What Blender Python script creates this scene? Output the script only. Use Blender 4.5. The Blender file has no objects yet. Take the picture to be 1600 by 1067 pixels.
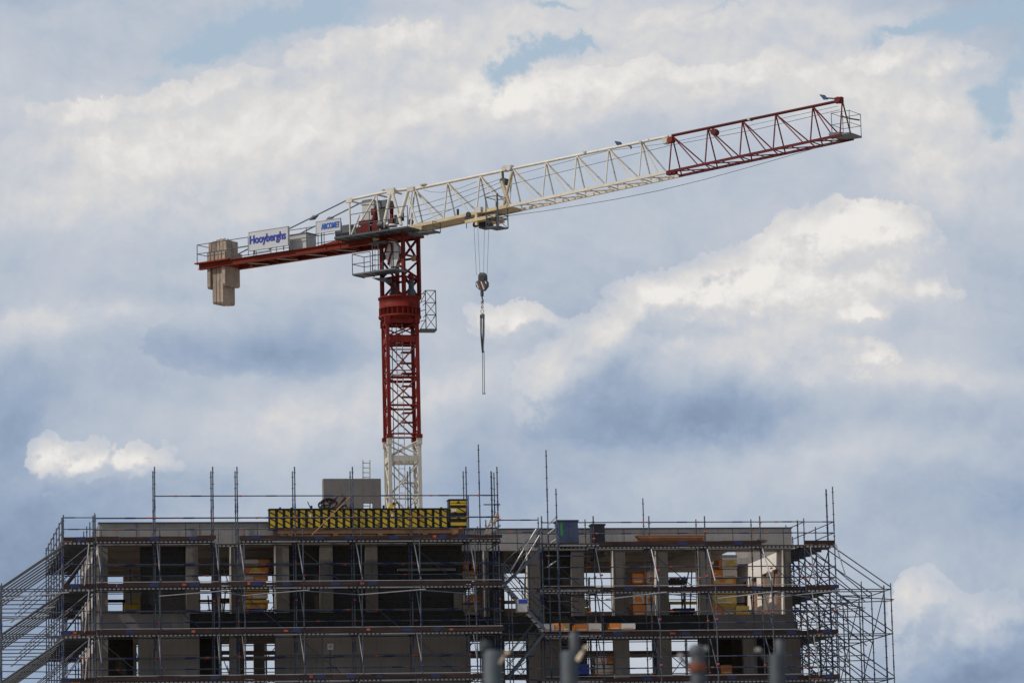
import bpy, math, random
from mathutils import Vector, Matrix
random.seed(7)
S = bpy.context.scene
COL = S.collection
# ------------------------------------------------------------------ camera
D = 157.12                      # metres from the camera to the front face of the building (the plane Y = 0)
CAM = Vector((0.0, -D, 1.7))
F = 5700.0; CX, CY = 800.0, 533.5
RM = Matrix(((0.98359367, -0.00526603, -0.18032126),
             (-0.17883313, -0.15984276, -0.97080843),
             (-0.02371074, 0.98712844, -0.15816206)))
cd = bpy.data.cameras.new('camera'); cam = bpy.data.objects.new('camera', cd); COL.objects.link(cam)
cam.matrix_world = Matrix.Translation(CAM) @ RM.to_4x4()
cd.sensor_width = 36.0; cd.lens = F/1600*36; cd.clip_start = 0.5; cd.clip_end = 20000
cd.dof.use_dof = True; cd.dof.focus_distance = 163; cd.dof.aperture_fstop = 2.7
S.camera = cam
S.view_settings.view_transform = 'Standard'; S.view_settings.look = 'None'
S.view_settings.exposure = 0.0; S.view_settings.gamma = 1.0
S.render.film_transparent = False

def ray(px, py): return (RM @ Vector((px-CX, CY-py, -F))).normalized()
def at(px, py, Y):
    r = ray(px, py); return CAM + r*((Y-CAM.y)/r.y)
def xa(px, py, Y): return at(px, py, Y).x
def za(px, py, Y): return at(px, py, Y).z

# ------------------------------------------------------------------ node helpers
def lin(c): return tuple(((v/255)/12.92 if v/255 <= 0.04045 else ((v/255+0.055)/1.055)**2.4) for v in c)
class NT:
    def __init__(s, tree): s.t = tree; s.n = tree.nodes; s.l = tree.links
    def node(s, typ, **kw):
        n = s.n.new(typ)
        for k, v in kw.items(): setattr(n, k, v)
        return n
    def put(s, sock, v):
        if isinstance(v, bpy.types.NodeSocket): s.l.new(v, sock)
        elif v is not None: sock.default_value = v
    def m(s, op, a, b=None, c=None, clamp=False):
        n = s.node('ShaderNodeMath', operation=op, use_clamp=clamp)
        s.put(n.inputs[0], a); s.put(n.inputs[1], b)
        if c is not None: s.put(n.inputs[2], c)
        return n.outputs[0]
    def v(s, op, a, b=None, c=None):
        n = s.node('ShaderNodeVectorMath', operation=op)
        s.put(n.inputs[0], a)
        if b is not None: s.put(n.inputs[1], b)
        if c is not None: s.put(n.inputs[2], c)
        return n.outputs['Value'] if op in ('DOT_PRODUCT', 'LENGTH') else n.outputs[0]
    def noise(s, vec, scale, detail=4, rough=0.5, col=False, dist=0.0):
        n = s.node('ShaderNodeTexNoise'); n.inputs['Scale'].default_value = scale
        n.inputs['Detail'].default_value = detail; n.inputs['Roughness'].default_value = rough
        n.inputs['Distortion'].default_value = dist
        s.put(n.inputs['Vector'], vec); return n.outputs['Color' if col else 'Fac']
    def ss(s, x, a, b):
        n = s.node('ShaderNodeMapRange', interpolation_type='SMOOTHSTEP')
        s.put(n.inputs[0], x); n.inputs[1].default_value = a; n.inputs[2].default_value = b
        return n.outputs[0]
    def ramp(s, x, stops):
        n = s.node('ShaderNodeValToRGB'); e = n.color_ramp.elements
        while len(e) < len(stops): e.new(0.5)
        for i, (p, c) in enumerate(stops): e[i].position = p; e[i].color = (*c, 1)
        s.put(n.inputs[0], x); return n.outputs[0]
    def mix(s, f, a, b):
        n = s.node('ShaderNodeMix', data_type='RGBA')
        s.put(n.inputs[0], f)
        for i, x in ((6, a), (7, b)):
            if isinstance(x, tuple): x = (*x, 1) if len(x) == 3 else x
            s.put(n.inputs[i], x)
        return n.outputs[2]

# ------------------------------------------------------------------ world: Nishita sky with clouds
SUN_EL, SUN_AZ = math.radians(46), math.radians(-101)    # azimuth measured from +Y towards +X
W = bpy.data.worlds.new('World'); S.world = W; W.use_nodes = True
T = NT(W.node_tree); T.n.clear()
out = T.node('ShaderNodeOutputWorld'); bg = T.node('ShaderNodeBackground'); T.l.new(bg.outputs[0], out.inputs[0])
bg.inputs[1].default_value = 0.1
sky = T.node('ShaderNodeTexSky', sky_type='NISHITA'); sky.sun_disc = False
sky.sun_elevation = SUN_EL; sky.sun_rotation = SUN_AZ
co = T.node('ShaderNodeTexCoord'); dirv = co.outputs['Generated']
# a chart of the part of the sky behind the crane (fixed compass directions, tangent plane)
R3 = [RM.col[i] for i in range(3)]
rr = T.v('DOT_PRODUCT', dirv, tuple(R3[0])); uu = T.v('DOT_PRODUCT', dirv, tuple(R3[1])); ff = T.v('DOT_PRODUCT', dirv, tuple(-R3[2]))
ffc = T.m('MAXIMUM', ff, 0.15)
u = T.m('MULTIPLY', T.m('DIVIDE', rr, ffc), F/800); v = T.m('MULTIPLY', T.m('DIVIDE', uu, ffc), F/800)
cmb = T.node('ShaderNodeCombineXYZ'); T.put(cmb.inputs[0], u); T.put(cmb.inputs[1], v); UV = cmb.outputs[0]
def C(px, py): return ((px-CX)/800, (CY-py)/800, 0)
# domain warp, two octave groups: billows and frayed edges
w1 = T.v('SUBTRACT', T.noise(UV, 2.6, 3, 0.5, True), (0.5, 0.5, 0.5))
w2 = T.v('SUBTRACT', T.noise(UV, 11.0, 6, 0.62, True), (0.5, 0.5, 0.5))
def warp(a, b, vec=None): return T.v('MULTIPLY_ADD', w2, (b, b, 0), T.v('MULTIPLY_ADD', w1, (a, a, 0), vec or UV))
def gsum(vec, items, start=0.0, rot=0.0):
    acc = start
    for it in items:
        px, py, sx, sy, a = it[:5]; ang = math.radians(it[5]) if len(it) > 5 else 0.0
        c = C(px, py); ix, iy = 800/sx, 800/sy; v_ = vec
        if ang:
            ca, sa = math.cos(ang), math.sin(ang)
            qx = T.m('SUBTRACT', T.v('DOT_PRODUCT', vec, (ca*ix, sa*ix, 0)), (c[0]*ca+c[1]*sa)*ix)
            qy = T.m('SUBTRACT', T.v('DOT_PRODUCT', vec, (-sa*iy, ca*iy, 0)), (-c[0]*sa+c[1]*ca)*iy)
            d2 = T.m('ADD', T.m('MULTIPLY', qx, qx), T.m('MULTIPLY', qy, qy))
        else:
            d = T.v('MULTIPLY_ADD', vec, (ix, iy, 0), (-c[0]*ix, -c[1]*iy, 0)); d2 = T.v('DOT_PRODUCT', d, d)
        g = T.m('POWER', 0.36788, d2)
        acc = T.m('MULTIPLY_ADD', g, a, acc)
    return acc
BASE = [   # broad sheets, painted corner vignette: px, py, radius x, radius y, amount, tilt
 (220, 230, 330, 80, .34, 0), (520, 190, 300, 80, .30, 12), (860, 170, 300, 50, .30, 8), (760, 60, 300, 70, .30, 8), (1180, 130, 330, 60, .26, 0), (1400, 170, 200, 90, .30, -10),
 (1200, 25, 300, 35, .26, 0), (60, 40, 130, 50, .22, 0), (1500, 270, 160, 60, .22, 0), (130, 320, 200, 30, .18, 0), (470, 300, 160, 25, .10, 10), (590, 150, 100, 30, -.14, 20),
 (80, 500, 170, 30, .26, 0), (300, 400, 160, 40, .04), (50, 590, 160, 40, -.10), (560, 620, 260, 40, .24, 8), (380, 680, 240, 45, .16, 8), (640, 430, 60, 50, .10),
 (900, 400, 220, 60, -.04), (860, 300, 200, 40, -.06), (720, 520, 120, 60, .06), (1240, 480, 150, 80, .10), (1480, 590, 170, 22, .22, 4), (1500, 450, 160, 80, .05),
 (1020, 660, 240, 60, -.32, 2), (1240, 655, 150, 50, -.16), (1010, 600, 170, 70, -.06), (0, 0, 180, 90, -.20), (1600, 0, 180, 90, -.20), (1600, 1067, 260, 130, -.28), (0, 1067, 260, 160, -.20), (1600, 600, 80, 300, -.12), (0, 600, 70, 260, -.06), (930, 560, 140, 70, -.12), (1150, 545, 120, 50, -.04), (1420, 700, 260, 30, .03), (900, 710, 120, 20, .04), (1280, 720, 260, 25, .12, 3),  # the four corner entries darken the sky like a lens vignette
 (30, 860, 230, 170, -.40), (20, 650, 60, 60, -.20), (720, 760, 200, 60, -.06), (340, 470, 200, 20, -.10), (1000, 340, 300, 50, .04), (300, 770, 200, 40, -.08), (820, 760, 160, 60, -.16), (1350, 830, 300, 60, -.14), (1560, 780, 150, 60, -.14), (1500, 1050, 170, 50, -.14), (440, 540, 150, 45, -.10)]
base = gsum(warp(0.18, 0.07), BASE, 0.49)
nb = T.noise(T.v('MULTIPLY', warp(0.3, 0.03), (1.0, 1.7, 1.0)), 2.1, 8, 0.62)
base = T.m('ADD', base, T.m('MULTIPLY', T.m('SUBTRACT', nb, 0.5), 0.55))
# heaps with crisp heads (field HE) and the places where they are white (field WH)
HEAPS = [(660, 55, 90, 50, .7), (560, 70, 60, 38, .8), (480, 95, 50, 30, .7), (370, 130, 70, 34, .8), (290, 150, 60, 34, .7), (180, 165, 70, 34, .8), (90, 185, 70, 40, .7), (800, 160, 90, 34, .8), (930, 130, 90, 34, .8), (1050, 115, 90, 34, .7), (1200, 110, 110, 34, .7), (1380, 100, 60, 36, .9), (1490, 100, 60, 34, .9), (1440, 180, 90, 60, .6), (1060, 30, 110, 26, .7),
 (1345, 350, 75, 60, 1.1), (1290, 400, 90, 60, .8), (1430, 380, 60, 60, .8), (1400, 460, 90, 60, .75), (1470, 460, 30, 24, .5), (1240, 370, 60, 40, .4), (1180, 440, 90, 50, .8), (1090, 450, 70, 45, .7), (1015, 475, 55, 48, 1.0), (940, 540, 65, 60, .9), (880, 590, 50, 50, .8), (855, 640, 40, 50, .7),
 (1100, 560, 190, 90, .9), (1280, 520, 110, 70, .6), (1010, 640, 190, 70, .8), (1350, 500, 30, 18, .7), (1365, 570, 32, 26, .9),
 (795, 497, 62, 34, 1.15), (75, 700, 42, 36, 1.2), (60, 738, 30, 20, .8), (120, 735, 50, 24, .9), (152, 700, 26, 22, .8), (205, 728, 60, 32, .9), (255, 712, 50, 28, .7),
 (1425, 935, 45, 40, 1.2), (1480, 960, 60, 45, .9), (1560, 985, 80, 50, 1.1), (1420, 1020, 50, 60, .8), (1500, 1050, 120, 50, .7)]
WHITE = [(620, 60, 130, 50, .12), (470, 100, 70, 30, .12), (330, 140, 110, 30, .12), (150, 170, 110, 34, .14), (860, 150, 130, 26, .12), (1050, 115, 130, 30, .08), (1400, 95, 80, 30, .12), (1490, 105, 60, 30, .12),
 (1345, 340, 70, 50, .34), (1260, 385, 100, 38, .30), (1180, 430, 110, 32, .28), (1020, 465, 60, 34, .42), (950, 520, 50, 36, .28), (880, 575, 40, 28, .26), (1240, 470, 120, 50, .30), (1140, 500, 100, 40, .18), (1130, 470, 90, 30, .22), (1230, 575, 90, 30, .32), (1400, 400, 70, 60, .30), (1330, 430, 100, 50, .16), (1440, 455, 60, 30, .16), (1380, 560, 34, 28, .24), (1350, 498, 28, 16, .20), (1045, 535, 30, 10, .16), (1170, 530, 160, 60, .14), (1310, 440, 120, 70, .16), (1000, 530, 70, 40, .10), (850, 625, 30, 34, .22),
 (800, 500, 64, 36, .46), (75, 705, 60, 36, .34), (140, 728, 75, 28, .30), (210, 720, 60, 26, .36), (1420, 935, 60, 45, .28), (1540, 975, 90, 34, .24), (1460, 1010, 60, 40, .20)]
DARKS = [(330, 530, 75, 45, 1.1), (270, 520, 35, 26, .9), (420, 545, 120, 50, 1.0), (540, 520, 80, 60, .8), (500, 470, 90, 40, .5)]
DARKW = [(320, 540, 130, 42, .20), (450, 560, 130, 35, .16), (520, 500, 110, 50, .06)]
GAPS = [(390, 35, 110, 36, 1.1, 10), (500, 12, 80, 30, 1.0, 10), (330, 70, 60, 20, .7), (250, 110, 50, 16, .5), (845, 92, 55, 20, 1.1, 12), (910, 75, 45, 9, .7), (790, 112, 40, 14, .7), (860, 8, 60, 9, .8), (1130, 4, 50, 7, .5), (1400, 55, 45, 13, .9, 0), (1500, 35, 70, 22, 1.1, 15), (1590, 35, 50, 36, 1.0), (1590, 110, 24, 40, .8), (1550, 150, 40, 34, 1.0), (1560, 200, 26, 16, .6), (15, 208, 14, 12, .4), (700, 480, 12, 10, .0)]
def grain(off=(0, 0)):
    vec = T.v('ADD', UV, (off[0], off[1], 0)) if off != (0, 0) else UV
    return vec, T.v('SUBTRACT', T.noise(vec, 6.5, 6, 0.66, True), (0.5, 0.5, 0.5)), T.m('SUBTRACT', T.noise(vec, 7.0, 7, 0.62), 0.5)
GR = {}
def field(items, off=(0, 0), wb=0.075, na=0.30):
    if off not in GR: GR[off] = grain(off)
    vec, q, n = GR[off]
    return T.m('MULTIPLY_ADD', n, na, gsum(T.v('MULTIPLY_ADD', q, (wb*2.2, wb*2.2, 0), vec), items, 0.0)), n
he, n0 = field(HEAPS); he1, _ = field(HEAPS, (-0.010, 0.020))
head = T.ss(he, 0.42, 0.53)
white = T.m('MULTIPLY', gsum(warp(0.06, 0.06), WHITE, 0.0), 0.8)
emb = T.m('MULTIPLY', T.m('SUBTRACT', he, he1), 1.1)
emb = T.m('MAXIMUM', T.m('MINIMUM', emb, 0.22), -0.16)
da, _ = field(DARKS, wb=0.06); dark = T.m('MULTIPLY', T.ss(da, 0.38, 0.60), gsum(UV, DARKW, 0.0))
val = T.m('SUBTRACT', base, dark)
val = T.m('MULTIPLY_ADD', head, T.m('ADD', white, T.m('MULTIPLY', emb, T.m('ADD', 0.34, T.m('MULTIPLY', white, 2.4)))), val)
# soft relief everywhere
wv = warp(0.10, 0.05); nr = T.noise(T.v('ADD', wv, (-0.014, 0.026, 0)), 4.2, 6, 0.60); nr0 = T.noise(wv, 4.2, 6, 0.60)
rel = T.m('MAXIMUM', T.m('SUBTRACT', nr0, nr), -0.10)
val = T.m('ADD', val, T.m('MULTIPLY', rel, T.m('MULTIPLY_ADD', T.ss(val, 0.5, 0.85), 0.9, 0.35)))
val = T.m('ADD', val, T.m('MULTIPLY', T.m('SUBTRACT', nr0, 0.5), 0.30))
val = T.m('MULTIPLY_ADD', val, 0.86, 0.035)
ga, _ = field(GAPS, na=0.7, wb=0.09); gap = ga
ccol = T.ramp(val, [(0.0, lin((126, 143, 170))), (0.2, lin((151, 168, 193))), (0.40, lin((178, 189, 204))), (0.58, lin((197, 202, 211))), (0.78, lin((216, 215, 215))), (1.0, lin((238, 235, 231)))])
gap = T.m('MULTIPLY', T.ss(T.m('MULTIPLY_ADD', T.m('SUBTRACT', nr0, 0.5), 1.2, ga), 0.12, 0.95), 0.9)
ccol = T.mix(gap, ccol, lin((165, 187, 206)))
ccol = T.v('MULTIPLY', ccol, (10, 10, 10))          # the Background strength is 0.1
# the rest of the sky: broken cloud over the Nishita blue
gen = T.noise(T.v('MULTIPLY', dirv, (1, 1, 2.5)), 2.4, 7, 0.55)
gcl = T.mix(T.ss(gen, 0.42, 0.56), sky.outputs[0], (4.6, 4.8, 5.4))
rad = T.v('LENGTH', UV)
near = T.m('MULTIPLY', T.m('SUBTRACT', 1.0, T.ss(rad, 1.9, 3.4)), T.m('GREATER_THAN', ff, 0.16))
T.l.new(T.mix(near, gcl, ccol), bg.inputs[0])
W.cycles.sampling_method = 'MANUAL'; W.cycles.sample_map_resolution = 1024

sd = bpy.data.lights.new('sun', 'SUN'); sd.energy = 2.7; sd.angle = math.radians(0.53); sd.color = (1, 0.93, 0.84)
sun = bpy.data.objects.new('sun', sd); COL.objects.link(sun)
sdir = Vector((math.sin(SUN_AZ)*math.cos(SUN_EL), math.cos(SUN_AZ)*math.cos(SUN_EL), math.sin(SUN_EL)))
sun.rotation_euler = sdir.to_track_quat('Z', 'Y').to_euler(); sun.location = (-60, 60, 120)

# ------------------------------------------------------------------ materials
def mat(name, col, rough=0.7, metal=0.0, var=0.12, scale=1.5, streak=0.0, bump=0.0, spots=None, fine=0.0, spec=0.5):
    m = bpy.data.materials.new(name); m.use_nodes = True; t = NT(m.node_tree); t.n.clear()
    o = t.node('ShaderNodeOutputMaterial'); b = t.node('ShaderNodeBsdfPrincipled'); t.l.new(b.outputs[0], o.inputs[0])
    c = t.node('ShaderNodeTexCoord').outputs['Object']
    n = t.noise(c, scale, 6, 0.6)
    lo = tuple(max(0, x*(1-var*2)) for x in col); hi = tuple(min(1, x*(1+var*2)) for x in col)
    k = t.mix(n, lo, hi)
    if streak:
        s_ = t.noise(t.v('MULTIPLY', c, (3.0, 3.0, 0.25)), 2.0, 6, 0.65)
        k = t.mix(t.m('MULTIPLY', t.ss(s_, 0.5, 0.75), streak), k, tuple(x*0.45 for x in col))
    if fine:
        f_ = t.noise(c, 14, 4, 0.7); k = t.mix(t.m('MULTIPLY', t.ss(f_, 0.45, 0.7), fine), k, tuple(x*0.5 for x in col))
    if spots:
        q = t.noise(c, spots[1], 5, 0.65); k = t.mix(t.ss(q, spots[2], spots[2]+0.08), k, spots[0])
    rnd = t.node('ShaderNodeObjectInfo').outputs['Random']      # each piece weathered a little differently
    k = t.v('MULTIPLY', k, t.mix(rnd, (1-var*.8,)*3, (1+var*.8,)*3))
    t.l.new(k, b.inputs['Base Color']); b.inputs['Roughness'].default_value = rough; b.inputs['Metallic'].default_value = metal; b.inputs['Specular IOR Level'].default_value = spec
    if bump:
        bp = t.node('ShaderNodeBump'); bp.inputs['Strength'].default_value = bump; bp.inputs['Distance'].default_value = 0.03
        t.l.new(t.noise(c, scale*6, 6, 0.7), bp.inputs['Height']); t.l.new(bp.outputs[0], b.inputs['Normal'])
    return m
M = {}
M['concrete'] = mat('concrete', (0.175, 0.158, 0.142), 0.9, var=0.24, scale=0.9, streak=0.7, bump=0.3, fine=0.2)
M['parapet'] = mat('parapet_concrete', (0.36, 0.335, 0.31), 0.9, var=0.2, scale=0.7, streak=0.75, bump=0.3, fine=0.15)
M['plaster_sunlit'] = mat('pale_plaster_sunlit', (0.80, 0.74, 0.66), 0.9, var=0.05, scale=2)  # end wall plaster; also paints the sunlit strips on the reveals
M['precast'] = mat('precast_concrete', (0.195, 0.178, 0.165), 0.85, var=0.22, scale=0.45, streak=0.6, bump=0.15, fine=0.15)
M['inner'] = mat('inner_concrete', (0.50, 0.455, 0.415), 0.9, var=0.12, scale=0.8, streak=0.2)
M['joint'] = mat('joint_dark', (0.07, 0.065, 0.06), 0.9)
M['ballast'] = mat('ballast_concrete', (0.34, 0.27, 0.21), 0.9, var=0.35, scale=2.2, streak=0.85, bump=0.5, fine=0.5)
M['galv'] = mat('galvanised_tube', (0.085, 0.10, 0.125), 0.5, 0.35, var=0.3, scale=3)
M['bright'] = mat('bright_galvanised', (0.42, 0.42, 0.43), 0.4, 0.5, var=0.15, scale=3)
M['blue'] = mat('blue_paint', (0.012, 0.022, 0.09), 0.55, var=0.2, scale=4)
M['orange'] = mat('orange_coupler', (0.42, 0.07, 0.035), 0.6, var=0.3, scale=6)
M['toe'] = mat('toe_board', (0.034, 0.014, 0.013), 0.8, var=0.45, scale=2.5, fine=0.5)
M['deckwood'] = mat('deck_underside', (0.075, 0.055, 0.045), 0.85, var=0.3, scale=2.0, fine=0.5)
M['timber'] = mat('pine_timber', (0.42, 0.22, 0.10), 0.75, var=0.25, scale=3, streak=0.2)
M['plank'] = mat('weathered_plank', (0.28, 0.12, 0.06), 0.8, var=0.3, scale=3)
M['red'] = mat('crane_red', (0.145, 0.013, 0.008), 0.65, spec=0.2, var=0.3, scale=2.2, streak=0.35, fine=0.35, spots=((0.10, 0.045, 0.02), 5.0, 0.63))
M['redjib'] = mat('jib_dark_red', (0.105, 0.008, 0.008), 0.6, spec=0.25, var=0.25, scale=1.8)
M['redbeam'] = mat('beam_orange_red', (0.20, 0.024, 0.011), 0.65, spec=0.2, var=0.25, scale=1.2, fine=0.3, spots=((0.10, 0.045, 0.02), 5.0, 0.63))
M['cream'] = mat('crane_cream', (0.60, 0.56, 0.47), 0.5, var=0.14, scale=2.0, streak=0.3, fine=0.3, spots=((0.10, 0.045, 0.02), 5.0, 0.63))
M['creamd'] = mat('crane_cream_stained', (0.50, 0.40, 0.24), 0.55, var=0.2, scale=3.0, fine=0.4, spots=((0.10, 0.045, 0.02), 5.0, 0.63))
M['dgrey'] = mat('dark_grey_steel', (0.075, 0.085, 0.095), 0.6, 0.2, var=0.2)
M['sgrey'] = mat('slate_sheet_steel', (0.10, 0.12, 0.14), 0.55, 0.2, var=0.2, scale=3)
M['lgrey'] = mat('light_grey_cabinet', (0.48, 0.48, 0.46), 0.6, var=0.15, scale=2, fine=0.2)
M['white'] = mat('white_sign', (0.50, 0.52, 0.55), 0.5, var=0.04)
M['inkblue'] = mat('sign_blue', (0.015, 0.03, 0.28), 0.5, var=0.02)
M['signblue'] = mat('sign_light_blue', (0.02, 0.10, 0.42), 0.5, var=0.02)
M['lampblue'] = mat('lamp_blue_grey', (0.02, 0.05, 0.13), 0.5, var=0.1)
M['black'] = mat('black_rubber', (0.02, 0.02, 0.022), 0.6)
M['yellow'] = mat('yellow_paint', (0.62, 0.42, 0.02), 0.6, var=0.2, scale=3)
M['wrapw'] = mat('white_wrap', (0.86, 0.80, 0.72), 0.5, var=0.06, scale=4)
M['wrapo'] = mat('orange_wrap', (0.90, 0.27, 0.035), 0.45, var=0.12, scale=4)
M['wrapy'] = mat('yellow_wrap', (0.80, 0.55, 0.10), 0.5, var=0.12, scale=4)
M['tan'] = mat('tan_board', (0.66, 0.43, 0.17), 0.6, var=0.15, scale=4)
M['binblue'] = mat('blue_grey_plastic', (0.055, 0.08, 0.14), 0.5, var=0.25, scale=2)
M['navy'] = mat('navy_plastic', (0.02, 0.025, 0.04), 0.6)
M['royal'] = mat('royal_blue_tarp', (0.02, 0.04, 0.35), 0.5, var=0.2)
M['pole'] = mat('weathered_zinc_post', (0.055, 0.068, 0.078), 0.65, 0.2, var=0.4, scale=8)
M['fresh'] = mat('fresh_cut_wood', (0.75, 0.62, 0.45), 0.6)
M['rust'] = mat('rusty_clamp', (0.16, 0.05, 0.028), 0.8, var=0.3, scale=10)
M['green'] = mat('green_tape', (0.03, 0.25, 0.06), 0.6)
M['soil'] = mat('sandy_soil', (0.30, 0.26, 0.21), 0.95, var=0.2, scale=0.08)
def mat_block():
    m = bpy.data.materials.new('dark_blockwork'); m.use_nodes = True; t = NT(m.node_tree); t.n.clear()
    o = t.node('ShaderNodeOutputMaterial'); b = t.node('ShaderNodeBsdfPrincipled'); t.l.new(b.outputs[0], o.inputs[0])
    c = t.node('ShaderNodeTexCoord').outputs['Object']
    mp = t.node('ShaderNodeMapping'); t.put(mp.inputs[0], c); mp.inputs['Rotation'].default_value = (math.radians(90), 0, 0)
    br = t.node('ShaderNodeTexBrick'); t.put(br.inputs['Vector'], mp.outputs[0]); br.inputs['Scale'].default_value = 1.0
    br.inputs['Brick Width'].default_value = 0.30; br.inputs['Row Height'].default_value = 0.22; br.inputs['Mortar Size'].default_value = 0.02
    br.inputs['Color1'].default_value = (0.016, 0.015, 0.015, 1); br.inputs['Color2'].default_value = (0.036, 0.033, 0.031, 1); br.inputs['Mortar'].default_value = (0.045, 0.043, 0.041, 1)
    n = t.noise(c, 3.0, 5, 0.6)
    t.l.new(t.mix(t.ss(n, 0.35, 0.65), (0.03, 0.03, 0.03), br.outputs[0]), b.inputs['Base Color']); b.inputs['Roughness'].default_value = 0.95
    return m
M['block'] = mat_block()
def mat_perf():     # galvanised plank edge punched with a row of slots
    m = bpy.data.materials.new('punched_steel_edge'); m.use_nodes = True; t = NT(m.node_tree); t.n.clear()
    o = t.node('ShaderNodeOutputMaterial'); b = t.node('ShaderNodeBsdfPrincipled'); t.l.new(b.outputs[0], o.inputs[0])
    c = t.node('ShaderNodeTexCoord').outputs['Object']
    sx = t.node('ShaderNodeSeparateXYZ'); t.put(sx.inputs[0], c)
    f = t.m('FRACT', t.m('MULTIPLY', t.m('ADD', sx.outputs[0], sx.outputs[1]), 5.4))
    gap = t.m('GREATER_THAN', t.noise(t.v('MULTIPLY', c, (0.5, 0.5, 0)), 1.3, 1, 0.5), 0.60)
    k = t.m('MAXIMUM', t.m('GREATER_THAN', f, 0.42), gap)
    t.l.new(t.mix(k, (0.015, 0.015, 0.015), (0.26, 0.27, 0.29)), b.inputs['Base Color']); b.inputs['Roughness'].default_value = 0.55
    return m
M['perf'] = mat_perf()
def mat_stripe(name, ax):     # yellow with diagonal black warning stripes
    m = bpy.data.materials.new(name); m.use_nodes = True; t = NT(m.node_tree); t.n.clear()
    o = t.node('ShaderNodeOutputMaterial'); b = t.node('ShaderNodeBsdfPrincipled'); t.l.new(b.outputs[0], o.inputs[0])
    c = t.node('ShaderNodeTexCoord').outputs['Object']
    d = t.v('DOT_PRODUCT', c, ax)
    f = t.m('FRACT', d)
    n = t.noise(c, 6.0, 5, 0.6)
    ye = t.mix(n, (0.40, 0.27, 0.01), (0.80, 0.56, 0.03))
    k = t.mix(t.m('LESS_THAN', f, 0.27), ye, (0.025, 0.022, 0.02))
    t.l.new(t.mix(t.ss(t.noise(c, 1.7, 4, 0.6), 0.62, 0.7), k, (0.06, 0.05, 0.04)), b.inputs['Base Color']); b.inputs['Roughness'].default_value = 0.6
    return m
M['stripe'] = mat_stripe('yellow_black_stripes', (2.2, 0.0, 3.9))

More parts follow.
